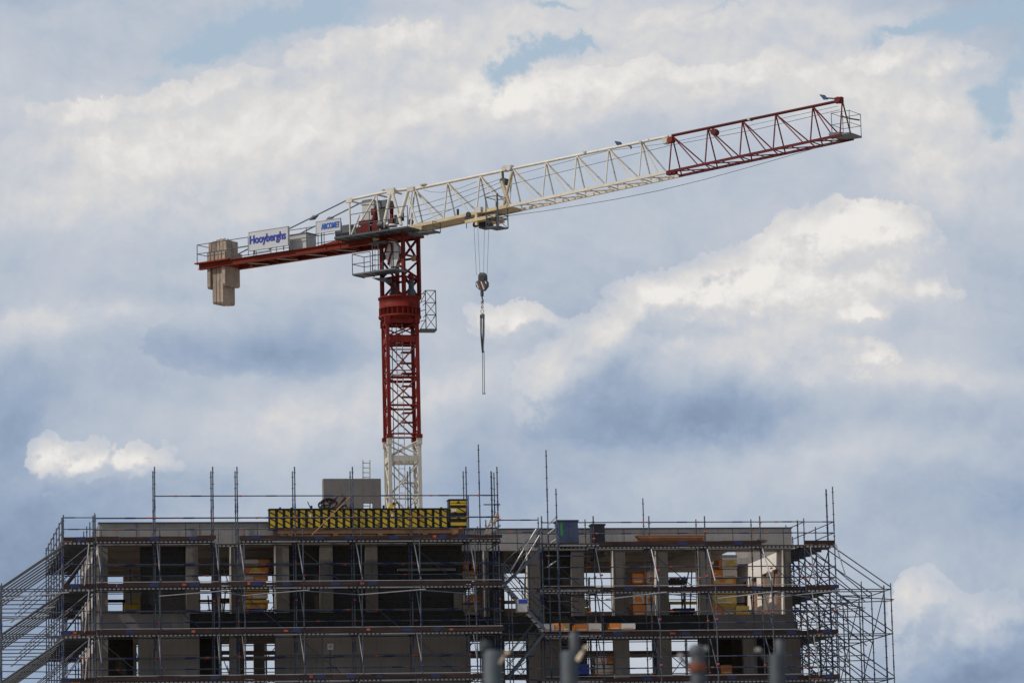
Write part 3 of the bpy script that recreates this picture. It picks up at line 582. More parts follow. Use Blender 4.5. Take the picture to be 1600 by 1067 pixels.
# ---------- end scaffolds (left and right)
def end_scaf(label, sg, Xin, Xout, Xbut, Ys, lv, frontY, ytop=None):
    s = Scaf(label, ((Xin+Xout)/2, Ys[0], 0)); zt = lv[0]
    for j, Y in enumerate(Ys):
        th = 0.036 if j == 1 else 0.027
        top_o = zt+1.12
        if sg > 0 and j == 0: top_o = za(1304, 760, Ys[0])
        if sg > 0 and j == 1: top_o = za(1291, 764, Ys[1])
        s.post(Xout, Y, 0, top_o, th); s.post(Xin, Y, 0, zt+1.15+random.uniform(0, .1), th*0.9)
        s.post(Xbut, Y, 0, lv[1]+0.12+(0.1 if j < 2 else -0.03), th)
        if sg > 0 and j in (0, 2, 3, 4, 5): s.post((Xout+Xbut)/2-0.1, Y, 0, lv[1]+(0.3 if j == 0 else -0.4), 0.026)
        for k, z in enumerate(lv):
            s.rail((Xin, Y, z-0.1), (Xout, Y, z-0.1), blue=False, name='transom')
            if j == len(Ys)-1 or j == 0:
                for dz in (0.5, 1.0): s.rail((Xin, Y, z+dz), (Xout, Y, z+dz), 0.022)
            if k < len(lv)-1:
                # raker from the platform down to the outer row
                s.brace((Xout-sg*0.05, Y, z-0.15), (Xbut, Y, lv[k+1]+0.05), 0.026 if sg > 0 else 0.036, 'galv' if sg > 0 else 'dgrey')
                if j % 2 == 0 or sg > 0: s.brace((Xout-sg*1.1, Y, z-0.2), (Xbut-sg*0.9, Y, lv[k+1]-0.5), 0.024, 'galv')
                s.brace((Xin, Y, z-0.2), (Xout, Y, lv[k+1]+0.1), 0.024, 'galv')
            if k >= 1:
                s.rail((Xout, Y, z-0.05), (Xbut, Y, z-0.05), 0.024, blue=False); 
                if j % 2 == 0: s.rail((Xout, Y, z-1.05), (Xbut if j else (Xout+Xbut)/2, Y, z-1.0), 0.022, blue=False)
    for j, (ya, yb) in enumerate(zip(Ys, Ys[1:])):
        for k, z in enumerate(lv):
            s.deckY(min(Xin, Xout)+0.03, max(Xin, Xout)-0.03, ya, yb, z)
            s.toe((Xout, ya, z), (Xout, yb, z), blue=False)
            for dz in (0.5, 1.0): s.rail((Xout, ya, z+dz), (Xout, yb, z+dz), 0.023, blue=False)
            if sg > 0: s.rail((Xin, ya, z+1.0), (Xin, yb, z+1.0), 0.022, blue=False)
            if k >= 1:
                s.rail((Xbut, ya, z-0.05), (Xbut, yb, z-0.05), 0.024, blue=False)
                if (j+k) % 2 == 0 and j: s.brace((Xbut, ya, z-0.1), (Xbut, yb, z-1.9), 0.022, 'galv')
            if sg > 0 and j: s.brace((Xout, ya, z-0.2), (Xout, yb, z-1.7), 0.022, 'galv')
    a = Xin; c = Xout
    for k, z in enumerate(lv):
        s.toe((a, Ys[0]-0.02, z), (c, Ys[0]-0.02, z))
        bb = MB('perf'); bb.box(a, c, Ys[0]-0.04, Ys[0]-0.01, z-0.15, z-0.07); s.part('deck_edge', bb)
        s.brace((a+sg*0.25, Ys[0]-0.05, z-0.12), (a+sg*0.45, Ys[0]-0.05, z-1.9), 0.026)
    if sg < 0:
        for (x0, y0, x1, y1, Y) in ((3, 935, 108, 925, -1.3), (62, 951, 86, 948, 1.0), (52, 963, 77, 961, 2.5), (0, 970, 36, 965, 1.0)):
            s.brace(at(x0, y0, Y), at(x1, y1, Y), 0.03)
    else:
        for (x0, y0, x1, y1, Y) in ((1180, 936, 1312, 922, 0.8), (1300, 942, 1395, 938, 0.9), (1310, 931, 1397, 936, 0.9), (1250, 957, 1352, 949, 2.0), (1290, 941, 1346, 948, 2.0)):
            s.brace(at(x0, y0, Y), at(x1, y1, Y), 0.024, 'galv' if x0 > 1250 else 'bright')
        # the long strut hanging from the front corner
        pts = [(1305, 850), (1323, 912), (1325, 985), (1327, 1060)]
        s.brace(at(1306, 850, 0.9), at(1323, 905, 0.8), 0.027, 'bright'); s.brace(at(1312, 930, 0.9), at(1325, 975, 0.8), 0.024, 'galv'); s.brace(at(1313, 1002, 0.9), at(1327, 1035, 0.8), 0.024, 'galv')
    s.done(); return s
XoL, XiL = xa(99, 840, -1.2), xa(148, 840, -1.2)
end_scaf('dense scaffold with raking tubes along the sunlit left end wall of the building', -1, XiL, XoL, xa(2.5, 1000, -1.2), [-1.2, -0.2, 1.87, 3.94, 6.0, 8.1, 10.2, 12.2], LV, -1.2)
ZTR = za(1280, 849.5, 1.0); LVR = [ZTR-2*k for k in range(4)]
XoR, XiR = xa(1304, 848, 1.0), xa(1257, 848, 1.0)
end_scaf('dense dark scaffold with wide buttress frames at the right end of the building', 1, XiR, XoR, xa(1395, 1000, 1.0), [1.0, 2.1, 4.17, 6.24, 8.3, 10.4, 12.4], LVR, 1.0)

# ---------- right block, front
YA = YR-1.1; YI = YR-0.35; YBR = YR-1.9
sr = Scaf('tube scaffold across the front of the lower set-back right block', ((XR0+XR1)/2, 1, 0))
PR = [846, 926.8, 1013.7, 1100.7, 1187, 1257]
PRx = [xa(p, 810, YA) for p in PR]
for i, x in enumerate(PRx):
    if i < 5: sr.post(x, YA, 0, za(PR[i], 806, YA), 0.030)
    if i in (1, 3, 4): sr.post(x-0.22, YI, 0, za(PR[i], 811, YI), 0.026)
sr.post(xa(1005, 800, YI), YI, 0, za(1005, 778, YI), 0.026)
PRB = [xa(p, 930, YBR) for p in (941, 1030, 1118.5, 1206.5)]
for x in PRB: sr.post(x, YBR, 0, LVR[1]+0.35, 0.028)
for k, z in enumerate(LVR):
    for i, (a, c) in enumerate(zip(PRx, PRx[1:])):
        sr.deck(a+0.02, c-0.02, YA-0.15, YI, z)
        if not (k == 0 and i in (0, 4)): sr.toe((a, YA-0.17, z+random.uniform(-.015, .015)), (c, YA-0.17, z+random.uniform(-.015, .015)), h=random.uniform(.12, .18))
        sr.rail((a, YI, z-0.12), (c, YI, z-0.12), 0.024, blue=False)
        if k and (i+k) % 2: sr.rail((a+.1, YI+.03, z+1.9), (c-.3, YI+.03, z+0.1), 0.02, blue=False, name='diagonal')
        for dz in (0.55, 1.05): sr.rail((a, YA-0.03, z+dz), (c, YA-0.03, z+dz))
        if k: sr.rail((a, YA-0.2, z+0.2), (c, YA-0.2, z+0.2), 0.018, 'bright', blue=False)
        if k == 1 and i < 5:
            if i % 2: sr.brace((a+0.3, YBR, z-0.45), (c+0.5, YBR, z-0.15), 0.026)
            else: sr.brace((a+0.3, YBR+0.1, z-0.2), (c-0.1, YBR+0.1, z-0.42), 0.022, 'galv')
    for i, xb in enumerate(PRB):
        sr.brace((PRx[i+1]+0.04, YA-0.1, z-0.1), (xb, YBR, z-1.7), 0.028 if k == 0 else 0.024, 'bright' if k == 0 else 'galv')
        sr.coupler(PRx[i+1], YA-0.03, z+random.choice((0.3, 1.0, 0.6))); sr.coupler(xb, YBR, z-1.1-random.random()*0.3)
sr.done()

# ---------- return of the left block scaffold and the stair tower between the blocks
ss = Scaf('narrow scaffold stair tower between the left and right blocks, with aluminium flights', (xa(820, 1000, 0), 0.5, 0), 'stair_tower')
for px, yt, Y in ((768.5, 737, 0.9), (772.3, 738, 0.4), (745, 822, 1.6), (758, 812, 2.0)): ss.post(xa(px, 770, Y), Y, 0, za(px, yt, Y), 0.026)
ss.post(xa(748.8, 760, 1.5), 1.5, 0, za(748.8, 694, 1.5), 0.026)
ss.post(xa(854.5, 760, 0.6), 0.6, 0, za(854.5, 703, 0.6), 0.028); ss.post(xa(869.5, 800, 0.2), 0.2, 0, za(869.5, 763, 0.2), 0.028)
ss.post(xa(873.5, 900, -0.4), -0.4, 0, LVR[0]+0.05, 0.024); ss.post(xa(841, 820, 1.2), 1.2, 0, za(841, 808, 1.2), 0.024)
ss.post(xa(795, 960, -0.3), -0.3, 0, LVR[1]+0.1, 0.026); ss.post(xa(801, 1000, -0.6), -0.6, 0, LVR[1]-0.2, 0.026)
for z in LVR[1:]+[LVR[0]]:
    ss.rail((PAx[-1], 0.3, z+1.05), (xa(842, 900, 0.3), 0.3, z+1.05)); ss.rail((PAx[-1], 0.3, z+0.5), (xa(846, 900, 0.3), 0.3, z+0.5)); ss.rail((PAx[-1], 0.35, z+0.05), (xa(870, 900, 0.3), 0.3, z), 0.024)
    ss.deck(xa(842, 900, 0), PRx[1], 0.2, 1.0, z); ss.rail((xa(855, 900, 0), 0.2, z-0.55), (xa(925, 900, 0), 0.4, z-0.55), 0.022)
    ss.rail((PAx[-1], -1.5, z+0.9), (PAx[-1], 2.3, z+0.9), 0.024, name='transom'); ss.rail((PAx[-1], -1.5, z-0.1), (PAx[-1], 2.3, z-0.1), 0.024, name='transom')
ss.rail(at(756, 788, 0.5), at(781, 788, -0.6), 0.03); 
def flight(p, q, m='lgrey', w=0.55, th=0.10):
    p, q = Vector(p), Vector(q); r_ = ss.root
    for Yo in (0, w):
        b = MB(m if Yo else 'galv'); b.beam(p+Vector((0, Yo, 0)), q+Vector((0, Yo, 0)), 0.04, 0.11); ss.part('stringer', b)
        b = MB('galv'); b.tube(p+Vector((0.0, Yo, 0.95)), q+Vector((0.0, Yo, 0.95)), 0.022); b.tube(p+Vector((0, Yo, 0.5)), q+Vector((0, Yo, 0.5)), 0.018)
        for t_ in (0.04, 0.5, 0.96): c = p.lerp(q, t_)+Vector((0, Yo, 0)); b.tube(c, c+Vector((0, 0, 0.95)), 0.018)
        ss.part('handrail', b)
    for i in range(9):
        c = p.lerp(q, (i+0.5)/9); b = MB('galv'); b.box(c.x-0.1, c.x+0.1, c.y+0.03, c.y+w-0.03, c.z-0.015, c.z+0.015); ss.part('stair_tread', b)
flight(at(786, 916, -0.3), at(846, 858, -0.3), 'blue'); flight(at(788, 912, -0.9), at(852, 984, -0.9), 'lgrey'); flight(at(795, 1058, -0.3), at(850, 989, -0.3), 'dgrey')
ss.brace(at(797, 893, -0.4), at(838, 826, -0.4), 0.03, 'bright'); ss.brace(at(806, 897, -0.3), at(843, 836, -0.3), 0.028, 'bright')
for (a, b_) in (((856, 820), (868, 808)), ((856, 834), (868, 824)), ((858, 850), (869, 842)), ((855, 886), (869, 876))): ss.brace(at(*a, 0.4), at(*b_, 0.2), 0.03, 'bright')
for (a, b_) in (((822, 920), (905, 952)), ((805, 900), (860, 955)), ((812, 905), (852, 950)), ((877, 930), (905, 954)), ((800, 1050), (838, 1020)), ((806, 1062), (826, 1040)), ((790, 1030), (826, 1064)), ((786, 1010), (812, 990))): ss.brace(at(*a, 1.5), at(*b_, 1.5), 0.02, 'galv')
b = MB('lgrey', 'royal'); c = at(812, 947, -0.9); b.box(c.x-0.15, c.x+0.28, -1.2, -0.7, c.z-0.25, c.z+0.3); b.box(c.x-0.1, c.x+0.3, -1.21, -0.69, c.z+0.1, c.z+0.28, 'royal'); ss.part('landing_bracket', b)
ss.done()

# ---------- rear scaffold seen through the openings
sb = Scaf('thin dark scaffold behind the building, seen through its openings', ((XL0+XR1)/2, BD+1, 0))
x = XL0-0.8
while x < XR1+1.5:
    for Y in (BD+0.5, BD+1.3): sb.post(x+(Y-BD)*0.15, Y, 0, LVR[0]-0.3, 0.028, 'dgrey')
    x += 1.55
for k, z in enumerate(LVR[1:]):
    xx = XL0-0.8
    while xx < XR1:
        x2 = min(xx+4.65, XR1+1.4)
        for dz in (-0.7, 0.55, 1.02): sb.rail((xx, BD+1.3, z+dz+0.1), (x2, BD+1.3, z+dz+0.1), 0.022, 'dgrey', blue=False)
        sb.brace((xx, BD+1.4, z-0.2), (xx+1.6, BD+1.4, z+1.75), 0.022, 'dgrey'); sb.brace((xx+3.6, BD+1.4, z-0.2), (xx+3.0, BD+1.4, z+1.75), 0.02, 'dgrey')
        xx = x2
    bb = MB('deckwood'); bb.box(XL0-0.8, XR1+1.4, BD+0.5, BD+1.3, z-0.06, z); bb.box(XL0-0.8, XR1+1.4, BD+1.27, BD+1.3, z+0.003, z+0.1, 'toe'); sb.part('deck', bb)
sb.done()
# ================================================================== THE TOWER CRANE
MC = Vector((27.32, 20.0, 0))
TD = Vector((0.71936, -0.69464, 0)); ND = Vector((0.69464, 0.71936, 0)); UP = Vector((0, 0, 1))
def jp(s, off, z): return MC+TD*s+ND*off+UP*z
def J(px, py, off=0):
    r = ray(px, py); return CAM+r*(((MC-CAM).dot(ND)+off)/r.dot(ND))
def js(px, py, off=0): return (J(px, py, off)-MC).dot(TD)
crane = thing('tower_crane', MC, 'red and cream tower crane with a long lattice jib and concrete counterweights, behind the building', 'crane')
def cpart(name, mb, parent=crane): return mb.build(name, parent)
# ---- mast
HW = 0.74; MX = MC.x-0.07; zm = lambda y: za(629, y, 19.2)
def legs(b, z0, z1, w=0.16, m=None):
    for sx in (-1, 1):
        for sy in (-1, 1): b.box(MX+sx*HW-w/2, MX+sx*HW+w/2, MC.y+sy*HW-w/2, MC.y+sy*HW+w/2, z0, z1, m)
def faces4(): 
    for sy in (-1, 1): yield lambda a, z, sy=sy: Vector((MX+a, MC.y+sy*HW, z))
    for sx in (-1, 1): yield lambda a, z, sx=sx: Vector((MX+sx*HW, MC.y+a, z))
def panel(b, z0, z1, r=0.035, m=None, horiz=True):
    for f in faces4():
        b.tube(f(-HW, z0), f(HW, z1), r, m); b.tube(f(HW, z0), f(-HW, z1), r, m)
        if horiz: b.tube(f(-HW, z0), f(HW, z0), r*1.2, m)
def band(b, z0, z1, w=0.1, m=None):
    b.box(MX-HW+.11, MX+HW-.11, MC.y-HW-w/2, MC.y-HW+w/2, z0, z1, m); b.box(MX-HW+.11, MX+HW-.11, MC.y+HW-w/2, MC.y+HW+w/2, z0, z1, m)
    b.box(MX-HW-w/2, MX-HW+w/2, MC.y-HW+.11, MC.y+HW-.11, z0, z1, m); b.box(MX+HW-w/2, MX+HW+w/2, MC.y-HW+.11, MC.y+HW-.11, z0, z1, m)
b = MB('red'); legs(b, zm(682), zm(494), 0.17)
band(b, zm(534), zm(525)); band(b, zm(504), zm(497))
panel(b, zm(524), zm(504)); panel(b, zm(588), zm(537)); panel(b, zm(632), zm(589)); panel(b, zm(677), zm(633))
for sx in (-1, 1):
    for sy in (-1, 1):
        x, y = MX+sx*HW, MC.y+sy*HW; b.box(x-.15, x+.15, y-.15, y+.15, zm(684), zm(678)); b.box(x-.13, x+.13, y-.13, y+.13, zm(505), zm(494))
for y in (591, 634, 539, 579): band(b, zm(y), zm(y)+0.05, 0.05)
mast_r = cpart('mast_section', b); mast_r['label'] = 'red upper mast section'
z = zm(684); k = 0
while z > 0.6:
    z0 = max(0.5, z-4.45); b = MB('cream'); legs(b, z0, z, 0.17); band(b, z-1.14, z-0.86, 0.12)
    panel(b, z-0.85, z-0.1, 0.035, None, False); 
    zz2 = z-1.2
    while zz2 > z0+0.3:
        z3 = max(z0+0.1, zz2-1.62); panel(b, z3, zz2, 0.04); zz2 = z3
    for sx in (-1, 1):
        for sy in (-1, 1): x, y = MX+sx*HW, MC.y+sy*HW; b.box(x-.13, x+.13, y-.13, y+.13, z-.32, z-0.003); b.box(x-.13, x+.13, y-.13, y+.13, z0, z0+.2)
    o = cpart('mast_section', b); o['label'] = 'cream mast section'
    z = z0-0.003 if z0 > 0.6 else 0; k += 1
b = MB('lgrey'); b.box(MX-3, MX+3, MC.y-3, MC.y+3, 0.004, 0.5); cpart('foundation', b)
b = MB('lgrey', 'dgrey'); lx = MX-0.15
for dx in (0, 0.30): b.tube((lx+dx, MC.y+.3, 0.5), (lx+dx, MC.y+.3, zm(500)), 0.022)
zz2 = 8.0
while zz2 < zm(502): b.tube((lx, MC.y+.3, zz2), (lx+.3, MC.y+.3, zz2), 0.014); zz2 += 0.3
b.tube((MX-.5, MC.y-.1, 8), (MX-.42, MC.y-.1, zm(500)), 0.022, 'dgrey')
for y in (545, 562, 578, 598, 615, 640, 655, 720, 750): b.box(MX+.1, MX+HW-.1, MC.y+.2, MC.y+.75, zm(y), zm(y)+0.03, 'red' if y < 680 else 'lgrey')
cpart('ladder', b)
# ---- slewing ring and collar
b = MB('red'); c = Vector((MX, MC.y, 0)); R0 = 1.04
b.lathe(c, [(R0-.12, zm(497)), (R0-.10, zm(480)), (R0, zm(480)), (R0, zm(478)), (R0-.02, zm(478)), (R0-.02, zm(464)), (R0+.03, zm(464)), (R0+.03, zm(461.5)), (0.5, zm(461))], None, 32)
for i in range(24):
    t_ = i*math.pi/12; b.beam(c+Vector((math.cos(t_)*(R0-.04), math.sin(t_)*(R0-.04), zm(492))), c+Vector((math.cos(t_)*(R0-.04), math.sin(t_)*(R0-.04), zm(480.5))), 0.05, 0.08)
b.lathe(c, [(R0+.01, zm(494)), (R0+.03, zm(492.5)), (R0+.03, zm(490.5)), (R0-.1, zm(490))], None, 32)
cpart('slewing_ring', b)
# ---- tower head (turns with the jib)
zt_ = lambda y: J(629, y, -0.65).z
H2 = 0.66; zh0, zh1 = zt_(463), zt_(366)
b = MB('red'); L4 = [(-H2, -H2), (H2, -H2), (H2, H2), (-H2, H2)]
for s_, o_ in L4: b.beam(jp(s_, o_, zh0), jp(s_, o_, zh1), 0.16, 0.16, up=TD)
for (s0, o0), (s1, o1) in zip(L4, L4[1:]+L4[:1]):
    zs = [zh0, zt_(430), zt_(396), zh1]
    for z in zs[1:]: b.tube(jp(s0, o0, z-.05), jp(s1, o1, z-.05), 0.06)
    b.tube(jp(s0, o0, zs[3]), jp(s1, o1, zs[2]-.3), 0.065); b.tube(jp(s0, o0, zs[1]), jp(s1, o1, zs[2]-.2), 0.06); b.tube(jp(s0, o0, zs[1]), jp(s1, o1, zs[0]), 0.065)
b.obox(jp(-.9, -.85, zh1-.02), TD*1.8, ND*1.7, UP*.12)
cpart('tower_head', b)
b = MB('lgrey', 'red', 'dgrey')
oc = [J(608, 377, -.74), J(616, 377, -.74), J(622, 386, -.74), J(623, 402, -.74), J(618, 416, -.74), J(608, 417, -.74), J(603, 404, -.74), J(603, 388, -.74)]
b.prism(oc, ND*0.3)
for p, q in (((611, 380), (613, 396)), ((611, 396), (606, 414)), ((605, 380), (600, 400))): b.tube(J(*p, -.78), J(*q, -.78), 0.05, 'red')
b.tube(J(603, 394, -.76), J(624, 394, -.76), 0.02, 'dgrey'); b.tube(J(614, 378, -.76), J(614, 417, -.76), 0.02, 'dgrey'); cpart('cable_drum_guard', b)
b = MB('red', 'dgrey'); 
for s_ in (-0.35, 0.75):
    b = MB('red', 'dgrey'); b.lathe(jp(s_, -.15, zh0+.05), [(.2, 0), (.2, .3), (.14, .32), (.14, .8), (.05, .84)], 'dgrey', 12); b.lathe(jp(s_, -.15, zh0+.9), [(.12, 0), (.16, .05), (.16, .25), (.05, .3)], 'red', 10); cpart('slewing_motor', b)
b = MB('timber'); b.obox(J(643, 408, -.2), TD*.16, ND*.15, UP*.26); cpart('limit_switch', b)
# platform round the head with railing and ladder
def platform(name, s0, s1, o0, o1, z, rails, h=1.05, th=0.07, m='sgrey'):
    p = MB(m); p.obox(jp(s0, o0, z), TD*(s1-s0), ND*(o1-o0), UP*th)
    n = max(1, int((s1-s0)/0.6))
    for i in range(n+1): p.obox(jp(s0+(s1-s0-.05)*i/n, o0+.03, z-.035), TD*.05, ND*(o1-o0-.06), UP*.033)
    o = cpart(name, p)
    if rails:
        q = MB('dgrey')
        for (a, c) in zip(rails, rails[1:]):
            for hh in (h, h*0.52): q.tube(jp(*a, z+hh), jp(*c, z+hh), 0.020)
            L = math.dist(a, c); n = max(1, round(L/1.1))
            for i in range(n+1): e = (a[0]+(c[0]-a[0])*i/n, a[1]+(c[1]-a[1])*i/n); q.tube(jp(*e, z), jp(*e, z+h), 0.020)
        q.build('railing', o)
    return o
zp = J(575, 431, -1.1).z; sA, sB = js(561, 431, -1.2), js(627, 431, -1.2)
platform('head_platform', sA, sB, -1.75, -.75, zp, [(sA+1.15, -.75), (sA, -.75), (sA, -1.75), (sA+1.1, -1.75)])
b = MB('sgrey'); b.prism([J(580, 434, -1.2), J(603, 434, -1.2), J(603, 441, -1.2), J(592, 439, -1.2)], ND*.5); cpart('platform_bracket', b)
b = MB('dgrey')
for px in (582, 591): b.tube(J(px, 378, -1.3), J(px, 430, -1.3), 0.025)
for y in range(382, 430, 8): b.tube(J(582, y, -1.3), J(591, y+.6, -1.3), 0.016)
b.tube(J(586, 376, -1.3), J(586, 424, -1.3), 0.012); b.obox(J(576, 382, -1.3), TD*1.0, ND*.5, UP*.06); cpart('ladder', b)
# cage hung on the right of the ring
b = MB('dgrey'); YC0, YC1 = MC.y-.5, MC.y+.3; ca = lambda px, y, Y: at(px, y, Y)
for px in (665, 681):
    for Y in (YC0, YC1): b.tube((xa(px, 480, Y), Y, za(672, 516, Y)), (xa(px, 480, Y), Y, za(672, 454, Y)), 0.024)
for Y in (YC0, YC1):
    ys = [454, 473, 492, 514]; X0, X1 = xa(665, 480, Y), xa(681, 480, Y)
    for a, c in zip(ys, ys[1:]): b.tube((X0, Y, za(672, a, Y)), (X1, Y, za(672, c, Y)), 0.016); b.tube((X1, Y, za(672, a, Y)), (X0, Y, za(672, c, Y)), 0.016); b.tube((X0, Y, za(672, a, Y)), (X1, Y, za(672, a, Y)), 0.022)
for y in (454, 473, 492): 
    for px in (665, 681): b.tube((xa(px, 480, YC0), YC0, za(672, y, YC0)), (xa(px, 480, YC0), YC1, za(672, y, YC0)), 0.02)
b.box(xa(656, 480, YC0), xa(682, 480, YC0), YC0, YC1, za(672, 516, YC0), za(672, 513.5, YC0), 'sgrey')
for y in (458, 470, 484, 500): b.tube(at(657, y+2, YC0), at(665, y, YC0), 0.018)
b.tube(at(657, 474, YC0), at(665, 456, YC0), 0.018); b.tube(at(657, 514, YC0), at(665, 500, YC0), 0.018)
cpart('access_cage', b)
# ---- jib
HJ = 0.58
def chord_z(s, top):    # straight chords read off the photograph
    a, c = (J(640, 297.5), J(1316, 157)) if top else (J(655, 357), J(1325, 214))
    sa, sc = (a-MC).dot(TD), (c-MC).dot(TD); return a.z+(c.z-a.z)*(s-sa)/(sc-sa)
def top(s): return jp(s, 0, chord_z(s, True))
def bot(s, o): return jp(s, o, chord_z(s, False))
def jsec(name, pxs, m, md, tr, br, lr, parent=crane, s_end=None, label=None):
    ss_ = [js(p, 297-(p-640)*0.208) for p in pxs]
    b = MB(m); b.tube(top(ss_[0]), top(ss_[-1]), tr, None, 10); o = cpart('top_chord', b, parent)
    for off in (-HJ, HJ): b = MB(md); b.beam(bot(ss_[0]+.0, off), bot(s_end if s_end else ss_[-1]+.2, off), 0.13 if m != 'redjib' else .11, br*2); o2 = cpart('bottom_chord', b, parent)
    b = MB(m)
    for i, s in enumerate(ss_):
        sb_ = s+0.12
        if i < len(ss_)-1 or m == 'redjib':
            b.tube(top(s), bot(sb_, -HJ), lr, None, 6); b.tube(top(s), bot(sb_, HJ), lr, None, 6)
        if i < len(ss_)-1:
            for off in (-HJ, HJ): b.tube(top(s), bot(ss_[i+1]-0.25, off), lr*.95, None, 6)
            b.tube(bot(sb_, -HJ), bot(sb_, HJ), lr*.9); b.tube(bot(sb_, -HJ), bot(ss_[i+1], HJ), lr*.8); b.tube(bot((s+ss_[i+1])/2, -HJ), bot((s+ss_[i+1])/2, HJ), lr*.8)
    cpart('lattice', b, parent); return ss_
jw1 = thing('inner_jib', (0, 0, 0), '', ''); 
def sub(name, s, label):
    o = bpy.data.objects.new(name, None); COL.objects.link(o); o.parent = crane; o.location = jp(s, 0, chord_z(s, False))-crane.location; o['label'] = label; return o
bpy.data.objects.remove(jw1)
j1 = sub('jib_section', 1, 'cream inner jib section'); j2 = sub('jib_section', 8, 'cream middle jib section'); j3 = sub('jib_section', 16, 'dark red outer jib section')
sA1 = jsec('jib', [648, 699, 750, 798], 'cream', 'creamd', 0.075, 0.075, 0.042, j1)
sA2 = jsec('jib', [801, 853, 901, 951, 1003, 1044], 'cream', 'cream', 0.07, 0.065, 0.038, j2)
sA3 = jsec('jib', [1050, 1106, 1160, 1212, 1270, 1316], 'redjib', 'redjib', 0.07, 0.055, 0.034, j3)
# walkway mesh between the lower chords of the inner section
b = MB('creamd'); b.prism([bot(0.4, -.5), bot(sA1[-1]+.2, -.5), bot(sA1[-1]+.2, .5), bot(.4, .5)], UP*.03)
b.v = [p-UP*.05 for p in b.v]; b.build('walkway', j1)
# joints
def lump(px, py, m, w, h, parent, name='chord_joint', off=0):
    p = J(px, py, off); b = MB(m); b.obox(p-TD*w/2-ND*.12-UP*h/2, TD*w, ND*.24, UP*h); b.lathe(p-ND*.17, [(h*.55, 0), (h*.55, .34)], m, 10, ND); b.build(name, parent)
lump(790, 264, 'cream', .28, .26, j1); lump(797, 263, 'lgrey', .28, .26, j2); lump(1041, 221, 'lgrey', .3, .26, j2); lump(1049, 219, 'redbeam', .25, .26, j3)
lump(1117, 207, 'redjib', .18, .28, j3); lump(1311, 157, 'redjib', .36, .26, j3); lump(1050, 271, 'redjib', .5, .14, j3, 'chord_joint', -HJ); lump(662, 289, 'creamd', .3, .06, j1, 'lug')
for px, s_ in ((1172, 187.5), (1003, 223.5), (915, 239.5), (600, 299)): lump(px, s_-0.5, 'lgrey', .08, .12, j3 if px > 1050 else j2 if px > 800 else j1, 'lug')
# heavy frame under the first joint
b = MB('creamd', 'dgrey')
for o_ in (-.35, .35):
    b.tube(J(784, 270, 0), J(785, 284, o_*.3), 0.10, 'cream'); b.tube(J(784, 284, o_), J(797, 323, o_*1.6), 0.10); b.tube(J(800, 270, o_), J(786, 326, o_*1.6), 0.07)
b.lathe(J(785, 283, -.2), [(.17, 0), (.17, .4)], 'dgrey', 12, ND); b.tube(J(785, 268, -.1), J(786, 283, -.1), 0.06, 'dgrey'); b.build('luffing_link', j2)
# ropes
RP = thing('x', (0, 0, 0), '', ''); bpy.data.objects.remove(RP)
def rope(pts, off=0, r=0.014, parent=crane, m='dgrey', name='rope'):
    b = MB(m); b.path([J(*p, off) for p in pts], r, None, 4); return b.build(name, parent)
rope([(640, 326), (700, 308), (785, 279)], .1, .012); rope([(642, 334), (706, 316), (785, 284)], -.1, .012); rope([(642, 341), (706, 327), (785, 293)], .2, .012); rope([(652, 350), (735, 315), (786, 291)], -.2, .012)
rope([(800, 275), (950, 236), (1045, 212+12), (1310, 166)], .1, .010); rope([(800, 288), (930, 256), (1050, 227), (1180, 203), (1312, 172)], -.1, .013)
rope([(790, 338), (850, 330), (900, 322), (960, 312), (1030, 298), (1100, 281), (1180, 259), (1260, 236), (1318, 218)], 0, .013)
rope([(662, 297), (672, 300), (690, 301), (720, 294), (745, 284)], .1, .010)
# trolley
tr = sub('trolley', 4.5, 'cream jib trolley with a dark steel maintenance basket')
b = MB('creamd', 'dgrey', 'black')
for off in (-HJ-.12, HJ+.12): b.beam(J(727, 347, off), J(775, 337, off), .10, .16)
b.obox(J(741, 347, -.6), TD*1.0, ND*1.2, UP*.22); b.obox(J(743, 333, -.75), TD*.3, ND*.25, UP*.28, 'lgrey'); b.obox(J(742, 352, -.72), TD*.14, ND*.14, UP*.9)
for px, py in ((731, 335), (734, 343), (763, 345), (768, 341), (772, 340), (729, 341)): b.lathe(J(px, py, -.72), [(.13, 0), (.13, .1)], 'black', 10, ND)
b.build('trolley_frame', tr)
b = MB('black', 'dgrey'); 
for px, py in ((742, 351), (745, 350), (754, 351), (761, 350)): 
    for o_ in (-.35, .25): b.lathe(J(px, py, o_), [(.14, 0), (.14, .09)], None, 12, ND)
b.obox(J(748, 357, -.3), TD*.45, ND*.6, UP*.28, 'dgrey'); b.tube(J(728.5, 342, -.6), J(729, 357, -.6), .02, 'dgrey'); b.build('sheave', tr)
b = MB('dgrey')
zf = J(775, 358.5, -.6).z; q = [(js(760, 358, -1.3), -1.3), (js(778, 358, -1.3), -1.3), (js(778, 358, -1.3), -.4), (js(760, 358, -1.3), -.4)]
b.obox(jp(*q[0], zf-.03), TD*(q[1][0]-q[0][0]), ND*.9, UP*.05)
for a, c in zip(q, q[1:]+q[:1]):
    for h in (0.45, 0.62, 1.5): b.tube(jp(*a, zf+h), jp(*c, zf+h), .022)
    b.tube(jp(*a, zf), jp(*c, zf+.6), .018); b.tube(jp(*a, zf), jp(*a, zf+1.52), .026)
b.tube(jp(*q[1], zf), jp(*q[1], zf+1.6), .045); b.build('basket', tr)
b = MB('black'); b.tube(J(715.3, 327, 0), J(715.5, 338, 0), .06); b.build('rope_guide', j1)
